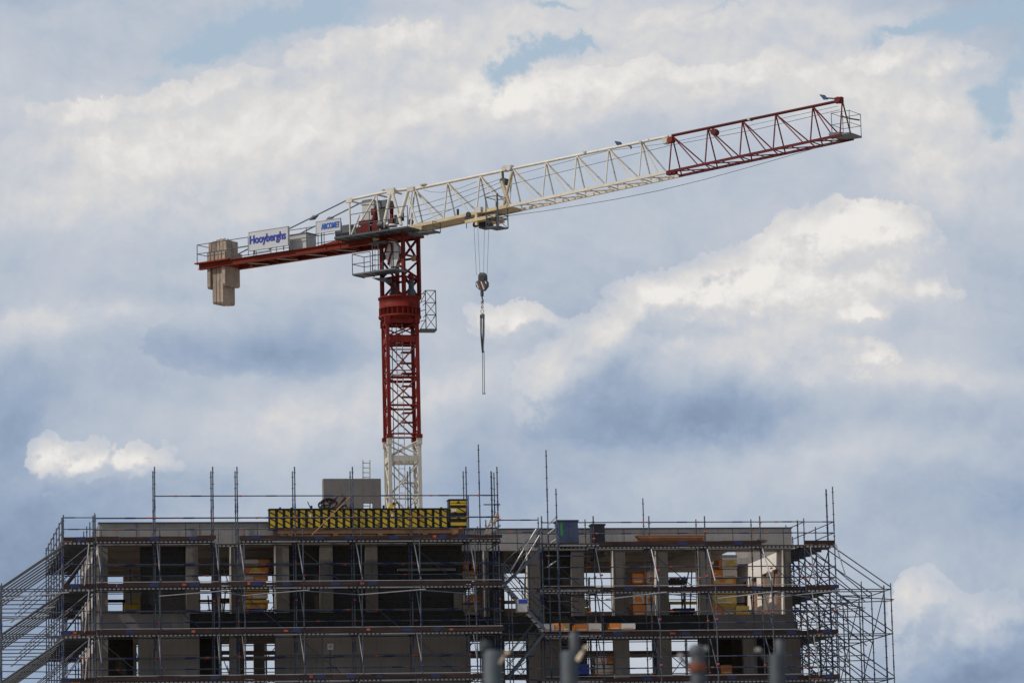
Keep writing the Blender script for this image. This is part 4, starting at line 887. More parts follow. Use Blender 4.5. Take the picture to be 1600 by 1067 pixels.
# hoist ropes, hook block
for (x0, x1) in ((740.5, 744.5), (746.5, 750), (757, 755.5), (764, 761)): rope([(x0, 353), (x1, 430)], 0, .010)
hk = sub('hook_block', js(753, 440), 'dark hook block striped red and white')
b = MB('dgrey', 'black'); b.prism([J(747, 430, -.1), J(750, 426, -.1), J(755, 426, -.1), J(758, 430, -.1), J(758, 438, -.1), J(747, 438, -.1)], ND*.2)
b.lathe(J(752.5, 435, -.14), [(.17, 0), (.17, .28)], 'black', 14, ND); b.build('sheave', hk)
b = MB('dgrey', 'wrapw', 'redbeam')
b.prism([J(743, 441, -.12), J(747, 438, -.12), J(758, 438, -.12), J(760, 441, -.12), J(760, 447, -.12), J(755, 454, -.12), J(750, 454, -.12), J(743.5, 448, -.12)], ND*.22)
for k, (p, q_) in enumerate((((744.5, 442), (748, 450)), ((748, 440), (752.5, 452)), ((752, 440), (756.5, 452)), ((755.5, 440), (759, 448)), ((758.5, 440), (760, 443)))): b.beam(J(*p, -.13), J(*q_, -.13), .03, .06, 'wrapw' if k % 2 == 0 else 'redbeam', up=ND)
b.build('cheek_plate', hk)
b = MB('dgrey'); b.lathe(J(753.3, 463, 0), [(.08, 0), (.09, .18), (.07, .3)], None, 10); b.path([J(753.3, 463), J(753.5, 467), J(755, 470), J(753.5, 473), J(751.8, 471)], .035); b.build('hook', hk)
# chain sling hung on the hook: a thing of its own
lp = J(753.8, 616); sl = thing('chain_sling', lp, 'long thin lifting chains hanging from the crane hook, not touching anything', 'lifting sling')
b = MB('dgrey', 'lgrey'); b.ring(J(753.5, 473.5), .085, .025, 'lgrey', TD); b.ring(J(753.5, 480), .06, .022, None, ND); b.ring(J(753.5, 486.5), .09, .026, 'lgrey', ND); b.build('link', sl)
b = MB('dgrey')
b.obox(J(751, 497, -.06), TD*.16, ND*.12, UP*.2); b.build('shackle', sl)
for k, (x0, x1, x2, x3) in enumerate(((750.5, 751, 752.5, 753.5), (752.5, 753, 753.2, 754), (755, 755.2, 754.2, 754.6), (756.5, 756.6, 755.5, 755.2))):
    b = MB('lgrey' if k == 3 else 'dgrey'); b.path([J(x0, 492, (k-1.5)*.06), J(x1, 520, (k-1.5)*.06), J(x2, 540, (k-1.5)*.04), J(x3, 551, (k-1.5)*.03)], .026, None, 5); b.build('sling_leg', sl)
for x0, x1, y1 in ((754, 754.4, 616), (756.3, 757.2, 616)):
    b = MB('dgrey'); b.path([J(x0, 548), J(x1, y1)], .017, None, 5); b.obox(J(x1, y1)-TD*.02, TD*.04, ND*.04, UP*.08); b.build('sling_leg', sl)
# ---- jib tip
tp = sub('tip_platform', js(1325, 214), 'small dark platform with a railing at the end of the jib')
zf = J(1327, 214, 0).z; s0, s1 = js(1306, 214), js(1345, 214, .5)
b = MB('sgrey', 'redjib'); b.obox(jp(s0, -.6, zf), TD*(s1-s0), ND*1.2, UP*.08); b.lathe(J(1300, 212, -HJ), [(.16, 0), (.16, .12)], 'sgrey', 12, ND); b.obox(J(1295, 212, -.5), TD*.6, ND*.5, UP*.1); b.build('floor', tp)
b = MB('dgrey', 'black'); C4 = [(s0+.1, -.55), (s1, -.55), (s1, .55), (s0+.1, .55)]
for a, c in zip(C4, C4[1:]+C4[:1]):
    for h in (.55, 1.1): b.tube(jp(*a, zf+h), jp(*c, zf+h), .014)
    b.tube(jp(*a, zf), jp(*a, zf+1.12), .016)
b.path([J(1316, 177, -.5), J(1314, 180, -.5), J(1318, 183, -.5), J(1330, 186, -.5), J(1343, 188, -.5)], .035, 'black'); b.build('railing', tp)
def flood(pl, arm, parent, off=0):
    b = MB('lampblue'); b.prism([J(*p, off) for p in pl], ND*.12+UP*.03)
    e = MB('lampblue'); e.path([J(*p, off) for p in arm], .035); o = b.build('lamp_head', parent); e.build('bracket', o)
flood([(1280, 148.2), (1287, 149.2), (1293, 156), (1287, 156.5)], [(1291, 153.5), (1299, 154), (1308, 155.5)], j3); flood([(960, 221), (968, 222.5), (972, 229), (965, 229.5)], [(970, 226.5), (978, 227.5), (986, 229), (986, 233)], j2)
# ---- cream head frame behind the jib root
hf = sub('head_frame', -1.5, 'cream frame above the slewing platform')
b = MB('cream'); 
for o_ in (-HJ*.75, HJ*.75):
    b.tube(J(542, 313.5, o_), J(607, 299.5, o_), .075, None, 8); b.tube(J(607, 299.5, o_), J(648, 295, 0), .075, None, 8)
b.tube(J(607, 299, 0), J(650, 294.5, 0), .08, None, 8); b.build('top_chord', hf)
b = MB('creamd'); 
for o_ in (-HJ, HJ): b.beam(J(560, 379, o_), J(660, 356.5, o_), .14, .17)
for px in (575, 600, 622, 645): b.beam(J(px, 379-(px-560)*.225, -HJ), J(px, 379-(px-560)*.225, -HJ)+ND*2*HJ, .12, .1)
b.build('bottom_chord', hf)
b = MB('cream')
for (p, q_, r_) in (((546, 315), (547.5, 368), .05), ((562, 336), (549, 368), .05), ((587, 306), (558, 356), .045), ((588.5, 306), (595, 366), .05), ((611, 299), (599, 356), .085), ((613, 301), (627, 352), .085), ((637, 300), (626, 338), .10), ((637, 304), (652, 352), .05), ((644, 300), (637, 346), .045)):
    b.tube(J(*p, -.45), J(*q_, -HJ), r_, None, 7)
    b.tube(J(*p, .45), J(*q_, HJ), r_*.8, None, 7)
for px, py in ((546, 314), (588, 304), (611, 299)): b.tube(J(px, py, -.45), J(px, py, -.45)+ND*.9, .05)
b.tube(J(546, 314, .45), J(588, 304, -.45), .03); b.tube(J(588, 304, .45), J(611, 299, -.45), .03)
b.build('strut', hf)
for px, py, w, h in ((546, 313.5, .4, .22), (611, 299, .45, .3), (642, 296, .4, .22)):
    for o_ in (-.45, .45): p = J(px, py, o_); b = MB('cream'); b.obox(p-TD*w/2-ND*.07-UP*h/2, TD*w, ND*.14, UP*h); b.build('gusset', hf)
# upper deck around it
zd = J(600, 367, -1).z
platform('slewing_platform', js(536, 376, -1.0), js(640, 352, -1.5), -1.75, -.66, zd, [(js(548, 372, -1.75), -1.75), (js(637, 352, -1.75), -1.75)], 1.1, .09, 'dgrey')
platform('slewing_platform', js(655, 358, 0), js(681, 364, -.7), -.95, -.30, J(670, 364, -.7).z, [(js(681, 364, -.7), -.95), (js(681, 364, -.7), -.3)], .5, .06, 'sgrey')
# machinery
b = MB('lgrey', 'sgrey'); b.obox(J(566, 347, -.25), TD*1.0, ND*.8, UP*1.0); b.prism([J(562, 318, -.3), J(567, 313, -.3), J(581, 311, -.3), J(584, 313, -.3), J(584, 319, -.3), J(563, 320, -.3)], ND*.9); b.obox(J(584, 326, -.3), TD*.80, ND*.7, UP*.36, 'sgrey'); o = b.build('control_cabinet', crane)
b = MB('redjib', 'dgrey'); b.lathe(J(570, 356, -.7), [(.30, 0), (.30, .08), (.2, .08), (.2, .9), (.30, .9), (.30, .98)], None, 18, ND)
b.lathe(J(586, 356, -.6), [(.3, 0), (.3, .8)], 'redjib', 14, ND); b.obox(J(576, 365, -.6), TD*.8, ND*.7, UP*.3, 'dgrey'); b.obox(J(558, 367, -.7), TD*.6, ND*.6, UP*.35); b.lathe(J(586, 345, -.4), [(.13, 0), (.15, .1), (.12, .3), (.14, .55), (.05, .6)], 'redjib', 10); b.lathe(J(583, 336, -.4), [(.12, 0), (.12, .3)], 'redjib', 10)
b.obox(J(560, 352, -.65), TD*.7, ND*.3, UP*.2, 'redjib'); b.lathe(J(592, 352, -.6), [(.17, 0), (.17, .3)], 'dgrey', 10, TD); b.build('hoist_winch', crane)
b = MB('red', 'black', 'lgrey', 'sgrey'); b.lathe(J(612, 345, -.1), [(.11, 0), (.11, .32), (.08, .34), (.11, .36), (.11, .7)], 'red', 10); b.obox(J(606, 349, -.2), TD*.3, ND*.3, UP*.22, 'rust' if 'rust' in M else 'red'); b.obox(J(616, 350, -.2), TD*.25, ND*.3, UP*.45, 'sgrey')
b.lathe(J(641, 347, -.4), [(.16, 0), (.16, .08)], 'dgrey', 12, ND); b.lathe(J(612, 354, -.2), [(.3, 0), (.25, .1), (.1, .14)], 'lgrey', 14); b.lathe(J(628, 345, -.4), [(.12, 0), (.12, .4)], 'black', 10); b.build('drive_motor', crane)
# ---- counter-jib
cj = sub('counter_jib', -7, 'orange-red counter-jib beams')
zc0 = J(320, 421, -.6).z; zc1 = zc0+.30; sE, sI = js(312, 420, -.6), -1.2
for off in (-.62, .62):
    b = MB('redbeam'); 
    b.obox(jp(sE, off-.04, zc0+.035), TD*(sI-sE), ND*.08, UP*(zc1-zc0-.07)); b.obox(jp(sE, off-.13, zc0), TD*(sI-sE), ND*.26, UP*.035); b.obox(jp(sE, off-.13, zc1-.035), TD*(sI-sE), ND*.26, UP*.035); b.build('beam', cj)
b = MB('redbeam', 'lgrey')
for k in range(9): s = sE+.4+k*(sI-sE-.8)/8; b.obox(jp(s, -.57, zc0+.04), TD*.07, ND*1.14, UP*.16)
for k in range(4): s = -9.2+k*1.85; b.tube(jp(s, -.5, zc0+.02), jp(s+.6, .5, zc0+.02), .028, 'lgrey')
b.obox(jp(sE-.12, -.9, zc1-.02), TD*2.2, ND*.28, UP*.06); b.prism([jp(-4.5, -.75, zc1+.01), jp(sI, -.75, zc1+.01), jp(sI, -.75, zc1+.10), jp(-3.2, -.75, zc1+.16)], ND*1.5)
b.build('cross_member', cj)
b = MB('sgrey'); b.obox(jp(sE+2.4, -.5, zc1+.004), TD*(sI-sE-2.6), ND*1.0, UP*.04); b.build('walkway', cj)
def rail3(pts, parent, h=1.0, r=.02, post=None):
    b = MB('dgrey')
    for a, c in zip(pts, pts[1:]):
        for hh in (h, h*.5): b.tube(a+UP*hh, c+UP*hh, r)
        L = (c-a).length; n = max(1, round(L/1.3))
        for i in range(n+1): e = a.lerp(c, i/n); b.tube(e, e+UP*h, r)
    b.build('railing', parent)
sR0 = js(307, 410, -.95)
rail3([jp(js(388, 396, -.95), -.95, zc1), jp(sR0+.05, -.95, zc1), jp(sR0+.05, .9, zc1), jp(js(388, 396, -.95), .95, zc1)], cj, .95)
rail3([jp(js(452, 385, -.8), -.8, zc1), jp(-3.0, -.8, zc1)], cj, 1.0); rail3([jp(js(400, 385, .8), .8, zc1), jp(-3.0, .8, zc1)], cj, 1.0)
# counterweight slabs hanging through the beams
zB = lambda y: J(340, y, -.65).z
for s0, s1, yb, yt in ((324, 329.3, 449, 376), (329.8, 336, 473, 375), (336.4, 341.5, 474, 373.5), (342, 346.6, 474.5, 373.5), (347, 352.5, 447, 375.5)):
    a, c = js(s0, 420, -.6), js(s1-.6, 420, -.6); b = MB('ballast')
    z0, z1, zs = zB(yb), zB(yt), zc1+.02; w, w2 = .48, .62
    if yb > 460: w_ = .5
    else: w_ = .62 
    pr = [(-w_+.06, z0), (w_-.06, z0), (w_, z0+.1), (w_, zc1), (w2+.2 if yb < 460 else w2, zc1+.02), (w2+.2 if yb < 460 else w2, zs+.5), (w, zs+.5), (w, z1), (-w, z1), (-w, zs+.5), (-w2-.0, zs+.5), (-w2, zc1+.02), (-w_, zc1), (-w_, z0+.1)]
    pr = [(o_*1.0, z_) for o_, z_ in pr]
    b.prism([jp(a, o_, z_) for o_, z_ in pr], TD*(c-a)); b.ring(jp((a+c)/2, -.2, z1+.02), .07, .018, 'dgrey', TD, 8); b.obox(jp(a+.02, -w2-.006, zc1+.35), TD*(c-a-.04), ND*.02, UP*.04, 'dgrey'); b.build('counterweight', crane)
b = MB('lgrey'); a = js(452, 384, -.3); b.obox(jp(a, -.35, zc1+.05), TD*(js(480, 378, -.3)-a), ND*.8, UP*.78); b.obox(jp(a-.05, -.38, zc1+.83), TD*(js(480, 378, -.3)-a+.1), ND*.86, UP*.05, 'concrete'); b.build('ballast_block', crane)
b = MB('sgrey'); a = js(524, 366, -.3); b.obox(jp(a, -.3, zc1+.06), TD*.9, ND*.8, UP*.90); b.obox(jp(a+.9, -.25, zc1+.06), TD*1.5, ND*.7, UP*.62); o = b.build('resistor_box', crane)
# tie rods
for off, pts, l0, l1 in ((-.5, [(541, 313.5), (372, 397)], (497, 336.5), (484, 343.5)), (.5, [(564, 317), (420, 390)], (521, 339.5), (508.5, 345.5))):
    b = MB('sgrey'); b.tube(J(*pts[0], off), J(*pts[1], off), .035)
    a, c = J(*l0, off), J(*l1, off); mid_ = a.lerp(c, .5); b.tube(a, mid_, .04, None, 8, .13); b.tube(mid_, c, .13, None, 8, .04); b.build('tie_rod', crane)
# signs
def sign(name, c4, off, th, text, tpos, size, m='white'):
    s0 = js(c4[0][0], c4[0][1], off); s1 = js(c4[1][0], c4[1][1], off); z0 = J(*c4[2], off).z; z1 = J(*c4[0], off).z; z1b = J(*c4[1], off).z; z0b = J(*c4[3], off).z
    zt2 = (z1+z1b)/2; zb2 = (z0+z0b)/2
    b = MB(m, 'lgrey'); b.obox(jp(s0, off, zb2), TD*(s1-s0), ND*th, UP*(zt2-zb2)); o = b.build(name, crane)
    e = MB('lgrey')
    for (a, c, d, f) in ((s0-.03, s1+.03, zt2, zt2+.03), (s0-.03, s1+.03, zb2-.03, zb2)): e.obox(jp(a, off-.02, d), TD*(c-a), ND*(th+.04), UP*(f-d))
    for a in (s0-.03, s1): e.obox(jp(a, off-.02, zb2+.002), TD*.03, ND*(th+.04), UP*(zt2-zb2-.004))
    for a in (s0+.3, s1-.3): e.tube(jp(a, off+th/2, zc1), jp(a, off+th/2, zb2-.03), .03, 'dgrey')
    e.build('frame', o)
    cu = bpy.data.curves.new(text, 'FONT'); cu.body = text; cu.size = size; cu.offset = 0.012*size/.7; cu.extrude = .006; cu.align_x = 'CENTER'; cu.align_y = 'CENTER'; cu.space_character = 1.0
    to = bpy.data.objects.new('t', cu); COL.objects.link(to); bpy.context.view_layer.update()
    me = bpy.data.meshes.new_from_object(to.evaluated_get(bpy.context.evaluated_depsgraph_get())); bpy.data.objects.remove(to)
    xs = [v_.co.x for v_ in me.vertices]; ys = [v_.co.y for v_ in me.vertices]; wx = max(xs)-min(xs); mx_ = (max(xs)+min(xs))/2; my_ = (max(ys)+min(ys))/2
    W_ = tpos[1]*(s1-s0); cs = s0+(s1-s0)*tpos[0]; cz = zb2+(zt2-zb2)*tpos[2]; kx = W_/wx; kz = tpos[3]*(zt2-zb2)/(max(ys)-min(ys))
    R_ = Matrix((TD, UP, -ND)).transposed()
    og = origin(o); vs0 = [tuple(v_.co) for v_ in me.vertices]; fs0 = [tuple(p_.vertices) for p_ in me.polygons]; vs, fs = [], []
    for k_, dx in enumerate((0, -.014, .014, -.007, .007)):       # strokes laid over each other for bold letters
        b0 = len(vs); vs += [tuple(jp(cs+(x-mx_)*kx+dx, off-.008-z-.002*k_, cz+(y-my_)*kz)-og) for x, y, z in vs0]; fs += [tuple(q+b0 for q in f_) for f_ in fs0]
    me = bpy.data.meshes.new('lettering'); me.from_pydata(vs, [], fs); me.update()
    me.materials.clear(); me.materials.append(M['inkblue' if text[0] == 'H' else 'signblue']); t = bpy.data.objects.new('lettering', me); COL.objects.link(t); t.parent = o
    return o
sg = sign('sign', [(389, 365.5), (449, 352.5), (389.5, 393), (450, 381)], -.98, .12, 'Hooyberghs', (.49, .93, .50, .60), .7); sg['label'] = 'white sign reading Hooyberghs'
sg = sign('sign', [(494, 347), (531, 341.5), (494, 365), (531, 358.5)], -.90, .06, 'ARCOMET', (.60, .76, .50, .52), .5); sg['label'] = 'white sign reading ARCOMET'
for o in list(crane.children): pass

# ================================================================== THINGS ON THE ROOF AND THE DECKS
# long striped formwork element
YF = -0.75; x0, x1 = xa(420.5, 811, YF), xa(700, 811, YF); z0, z1 = za(560, 825, YF), za(560, 796, YF)
fw = thing('wall_formwork', ((x0+x1)/2, -.5, z0), 'long row of yellow and black striped formwork ribs on the roof edge', 'formwork')
b = MB('black'); b.box(x0, x1, YF, YF+.35, z0, z1); b.build('backing', fw)
n = 24; pw = (x1-x0)/n
for i in range(n):
    a = x0+pw*(i+.15); rb = MB('stripe'); rb.box(a, a+pw*.60, YF-.10, YF-.003, z0+.03, z0+(z1-z0)*.52); rb.box(a, a+pw*.60, YF-.10, YF-.003, z0+(z1-z0)*.60, z1-.03); 
    if i in (5, 16): rb.box(a+.04, a+pw*.4, YF-.106, YF-.101, z0+(z1-z0)*.55, z0+(z1-z0)*.75, 'wrapw')
    rb.build('rib', fw)
b = MB('black'); b.box(x0-.02, x1+.02, YF-.12, YF+.37, z0-.04, z0-.002); b.box(x0-.02, x1+.02, YF-.12, YF+.37, z1+.002, z1+.05); b.build('rail', fw)
for px in (438, 456, 487, 502, 548, 600, 650, 690):
    b = MB('black'); xx = xa(px, 796, YF); b.tube((xx, YF+.1, z1+.05), (xx, YF+.1, z1+random.uniform(.1, .2)), .05); b.build('tie_nut', fw)
b = MB('dgrey'); b.tube((xa(486, 790, YF), YF+.1, z1+.05), (xa(481, 785, YF), YF+.1, za(481, 783, YF)), .02); b.build('tie_nut', fw)
# timber bearers under it
b = MB('timber')
for (a, c, ya, yb, Y) in ((434, 716, 827, 834, YF-.05), (444, 724, 828, 833.5, YF+.25)): b.box(xa(a, 830, Y), xa(c, 830, Y), Y, Y+.12, z0-.24+.002, z0-.045)
for px in (450, 520, 590, 660, 705): xx = xa(px, 830, YF); b.box(xx, xx+.2, YF-.08, YF+.4, LV[0]+.004, z0-.243)
solo(b, 'timber_beam', (xa(580, 830, YF), YF, z0-.3), 'long pine beams lying under the yellow striped formwork ribs', 'timber')
# strapped bundle of formwork beams to the right
x0b, x1b = xa(702, 800, YF), xa(730.5, 800, YF); zb0, zb1 = za(716, 823, YF), za(716, 781, YF)
fb = thing('formwork_bundle', ((x0b+x1b)/2, YF, zb0), 'taller stack of yellow beam ends strapped together at the right end of the striped ribs', 'formwork')
b = MB('black'); b.box(x0b, x1b, YF, YF+.5, zb0, zb1); b.box(x0b-.03, x1b+.03, YF-.08, YF+.55, zb1, zb1+.04); b.box(x1b+.004, x1b+.05, YF-.1, YF-.04, zb0-.2, zb1+.2, 'dgrey'); b.build('backing', fb)
for i, (ya, yb) in enumerate(((782.5, 786), (787, 789), (794, 801), (807, 810), (816, 821))):
    b = MB('stripe' if i == 2 else 'yellow', 'black', 'wrapw'); za_, zb_ = za(716, yb, YF), za(716, ya, YF); b.box(x0b+.05, x1b-.04, YF-.08, YF-.003, za_, zb_)
    if i == 2: b.box(x0b+.07, x0b+.3, YF-.085, YF-.081, za_+.04, zb_-.04, 'wrapw')
    if i in (0, 3): b.prism([(x0b+.3, YF-.084, za_), (x0b+.5, YF-.084, za_), (x0b+.4, YF-.084, zb_)], (0, .003, 0), 'black')
    b.build('beam_end', fb)
# coil of hoses on the roof
cz = za(520, 795, 0.6)
hc = MB('black', 'rust', 'lgrey'); c = at(512, 788, .8)
for k in range(5): hc.ring(c+Vector((random.uniform(-.15, .15), random.uniform(-.1, .3), random.uniform(-.05, .1))), .22+.05*k, .035, random.choice(('black', 'rust', 'black')), (random.uniform(-.4, .4), 1, random.uniform(-.3, .8)), 16, 0.6)
for k in range(4): hc.path([at(512+3*k, 790-k, .8), at(522+2*k, 779-k*1.5, .8), at(530+2*k, 774-k, .8), at(538+k, 776+k, .7), at(531+k, 786, .7), at(524+k, 792, .7)], .025, ('black', 'rust', 'black', 'dgrey')[k])
for k in range(3): hc.path([at(528+3*k, 795, .5), at(536+2*k, 789-k, .5), at(543, 792+k, .5)], .022, 'black')
hc.box(c.x-.5, c.x+.8, .3, 1.4, LV[0]+.6, c.z-.25, 'timber')
solo(hc, 'hose_coil', (c.x, .8, c.z-.3), 'tangled black and rusty hoses heaped in front of the grey lift core', 'hose')
# loose pole leaning across
b = MB('timber'); b.tube(at(487, 836, -1.4), at(551, 772, -.8), .025); solo(b, 'leaning_pole', at(487, 836, -1.4), 'thin tan pole leaning diagonally across the yellow striped ribs', 'pole')
# ladder on the core
b = MB('lgrey'); Y = cY+.5
for px in (567, 578): b.tube(at(px, 800, Y), at(px-.2, 718.5, Y), .03)
for y in (723, 730.5, 738, 745.5, 753, 790, 797): b.tube(at(567, y, Y), at(578, y, Y), .022)
solo(b, 'ladder', at(572, 800, Y), 'grey metal ladder rising behind the grey lift core above the roof', 'ladder')
# yellow bent arm
b = MB('yellow', 'black', 'dgrey'); b.prism([at(604, 797, 1.0), at(608, 790, 1.0), at(615, 783.5, 1.0), at(620, 784, 1.0), at(619, 790, 1.0), at(613, 791, 1.0), at(609, 797, 1.0)], (0, .25, 0)); b.beam(at(613.5, 787, .98), at(617, 786, .98), .02, .1, 'black')
b.path([at(619, 784, 1.0), at(623, 787, 1.0), at(624, 793, 1.0), at(623, 798, 1.0)], .04, 'dgrey'); b.box(xa(600, 797, 1), xa(625, 797, 1), .8, 1.4, Z_CEIL+.29, za(610, 797, 1), 'yellow')
solo(b, 'pump_arm', at(610, 798, 1.0), 'small yellow bent machine arm poking up behind the striped ribs by the cream mast', 'machine')
# leaning planks beside the tall poles
b = MB('fresh', 'bright')
for (p, q_) in (((758, 834), (771, 803)), ((762, 834), (774, 808)), ((767, 826), (777, 800)), ((764, 833), (779, 803))): b.beam(at(*p, -.2), at(*q_, -.1), .035, .07)
b.beam(at(762, 834, 0), at(782, 820, 0), .04, .1, 'bright')
solo(b, 'leaning_planks', at(762, 834, -.2), 'short pale planks leaning against the tall poles at the corner of the left block', 'plank')
# containers on the right deck
def bin_(name, x0, x1, y0, y1, Y, d, m, label, lid='navy', taper=0.06):
    a, c = xa(x0, (y0+y1)/2, Y), xa(x1, (y0+y1)/2, Y); z0, z1 = za((x0+x1)/2, y1, Y), za((x0+x1)/2, y0, Y)
    t = thing(name, ((a+c)/2, Y, z0), label, 'container'); b = MB(m)
    b.hexa([(a+taper, Y+taper, z0), (c+taper, Y+taper, z0), (c+taper, Y+d-taper, z0), (a+taper, Y+d-taper, z0), (a, Y, z1-.08), (c, Y, z1-.08), (c, Y+d, z1-.08), (a, Y+d, z1-.08)])
    for k in range(1, 5): xx = a+(c-a)*k/5; b.box(xx-.012, xx+.012, Y-.012, Y+.01, z0+.15, z1-.12)
    b.build('tub', t); b = MB(lid); b.box(a-.04, c+.04, Y-.04, Y+d+.04, z1-.078, z1); b.build('lid', t); return t, a, c, z0, z1
zdk = LVR[0]
t, a, c, z0, z1 = bin_('container', 872, 903, 812, 847.5, .55, .8, 'binblue', 'blue-grey plastic container with green tape on the top deck of the right block')
b = MB('green'); b.box(a+.10, a+.2, .53, .536, z0+.3, z1-.1); b.build('tape', t)
b = MB('royal'); b.box(a+.4, c-.35, .525, .531, z1-.25, z1-.12); b.build('tape', t)
bin_('container', 925, 945, 818, 846, 1.5, .5, 'navy', 'small black box on the top deck, right of the blue-grey container', 'black', .01)
# stack of old planks
b = MB('plank', 'timber')
for k, (x0, x1, y) in enumerate(((993, 1102, 836.5), (997, 1101, 839), (1000, 1099, 841.5), (996, 1100, 844), (1001, 1101, 846.5))):
    Y = 1.25+.03*k
    for j in range(3): b.box(xa(x0+j*2, y, Y), xa(x1-j*1.5, y, Y), Y+j*.24, Y+j*.24+.22, za(1045, y+1.0, Y), za(1045, y-1.0, Y), 'timber' if (k+j) % 4 == 1 else 'plank')
solo(b, 'plank_stack', (xa(1048, 847, 1.3), 1.3, za(1048, 848, 1.3)), 'stack of reddish brown scaffold planks on the top deck of the right block', 'planks')
b = MB('plank')
for j in range(2): b.box(xa(1130, 845, 1.5), xa(1197, 845, 1.5), 1.5+.25*j, 1.7+.25*j, za(1160, 846.5, 1.5), za(1160, 844, 1.5))
b.tube(at(1183, 843, 1.4), at(1199, 844, 1.4), .03, 'dgrey')
solo(b, 'loose_plank', (xa(1160, 847, 1.5), 1.5, za(1160, 847, 1.5)), 'loose brown plank lying right of the plank stack on the top deck', 'plank')
# bucket
b = MB('navy'); c = at(590, 1048, -.6); b.lathe((c.x, c.y, LV[3]+.005), [(.2, 0), (.27, .2), (.29, .22), (.29, .25)], None, 16); solo(b, 'mixing_tub', (c.x, c.y, LV[3]), 'shallow black tub on the lowest visible deck of the left block', 'tub')

# ---- wrapped insulation packs and pallets
def pack(rect, Y, segs, label, d=1.1, discs=(), pallet=True, grp=None):
    x0, x1, y0, y1 = rect; ym = (y0+y1)/2; a, c = xa(x0, ym, Y), xa(x1, ym, Y); z0, z1 = za((x0+x1)/2, y1, Y), za((x0+x1)/2, y0, Y)
    t = thing('insulation_pack', ((a+c)/2, Y+d/2, z0), label, 'pack', grp); tot = sum(w for w, _ in segs); x = a
    for k, (w, m) in enumerate(segs):
        xx = x+(c-a)*w/tot; b = MB(m); e = .03; zt2 = z1-random.uniform(0, .03)
        P8 = [(x+e, Y+e, z0), (xx-e, Y+e, z0), (xx-e, Y+d-e, z0), (x+e, Y+d-e, z0)]; Q8 = [(x+.006, Y, z0+e), (xx-.006, Y, z0+e), (xx-.006, Y+d, z0+e), (x+.006, Y+d, z0+e)]
        R8 = [(p[0], p[1], zt2-e) for p in Q8]; U8 = [(p[0], p[1], zt2) for p in P8]; vs = P8+Q8+R8+U8
        fs = [(3, 2, 1, 0), (12, 13, 14, 15)]+[(r_*4+i, r_*4+(i+1) % 4, r_*4+4+(i+1) % 4, r_*4+4+i) for r_ in range(3) for i in range(4)]
        b.add(vs, fs); o = b.build('wrapping', t)
        if w/tot > .2:
            l = MB({'wrapw': 'wrapo', 'wrapo': 'wrapw', 'wrapy': 'wrapo', 'tan': 'wrapw'}.get(m, 'wrapw')); h = z1-z0
            l.box(x+(xx-x)*.15, x+(xx-x)*.85, Y-.006, Y-.002, z0+h*.12, z0+h*.24); l.build('band', o)
        x = xx
    for (fx, r, m) in discs:
        b = MB(m); cx_, h = a+(c-a)*fx, z1-z0; n = 14; vs = [(cx_+math.cos(math.pi*i/n)*r, Y-.008, z0+h*.25+math.sin(math.pi*i/n)*min(r, h*.6)) for i in range(n+1)]
        b.prism(vs, (0, -.006, 0)); b.build('printed_disc', t)
    return t
G = 'wrapped insulation packs in the building'
O, Wh, Ye, Ta = 'wrapo', 'wrapw', 'wrapy', 'tan'
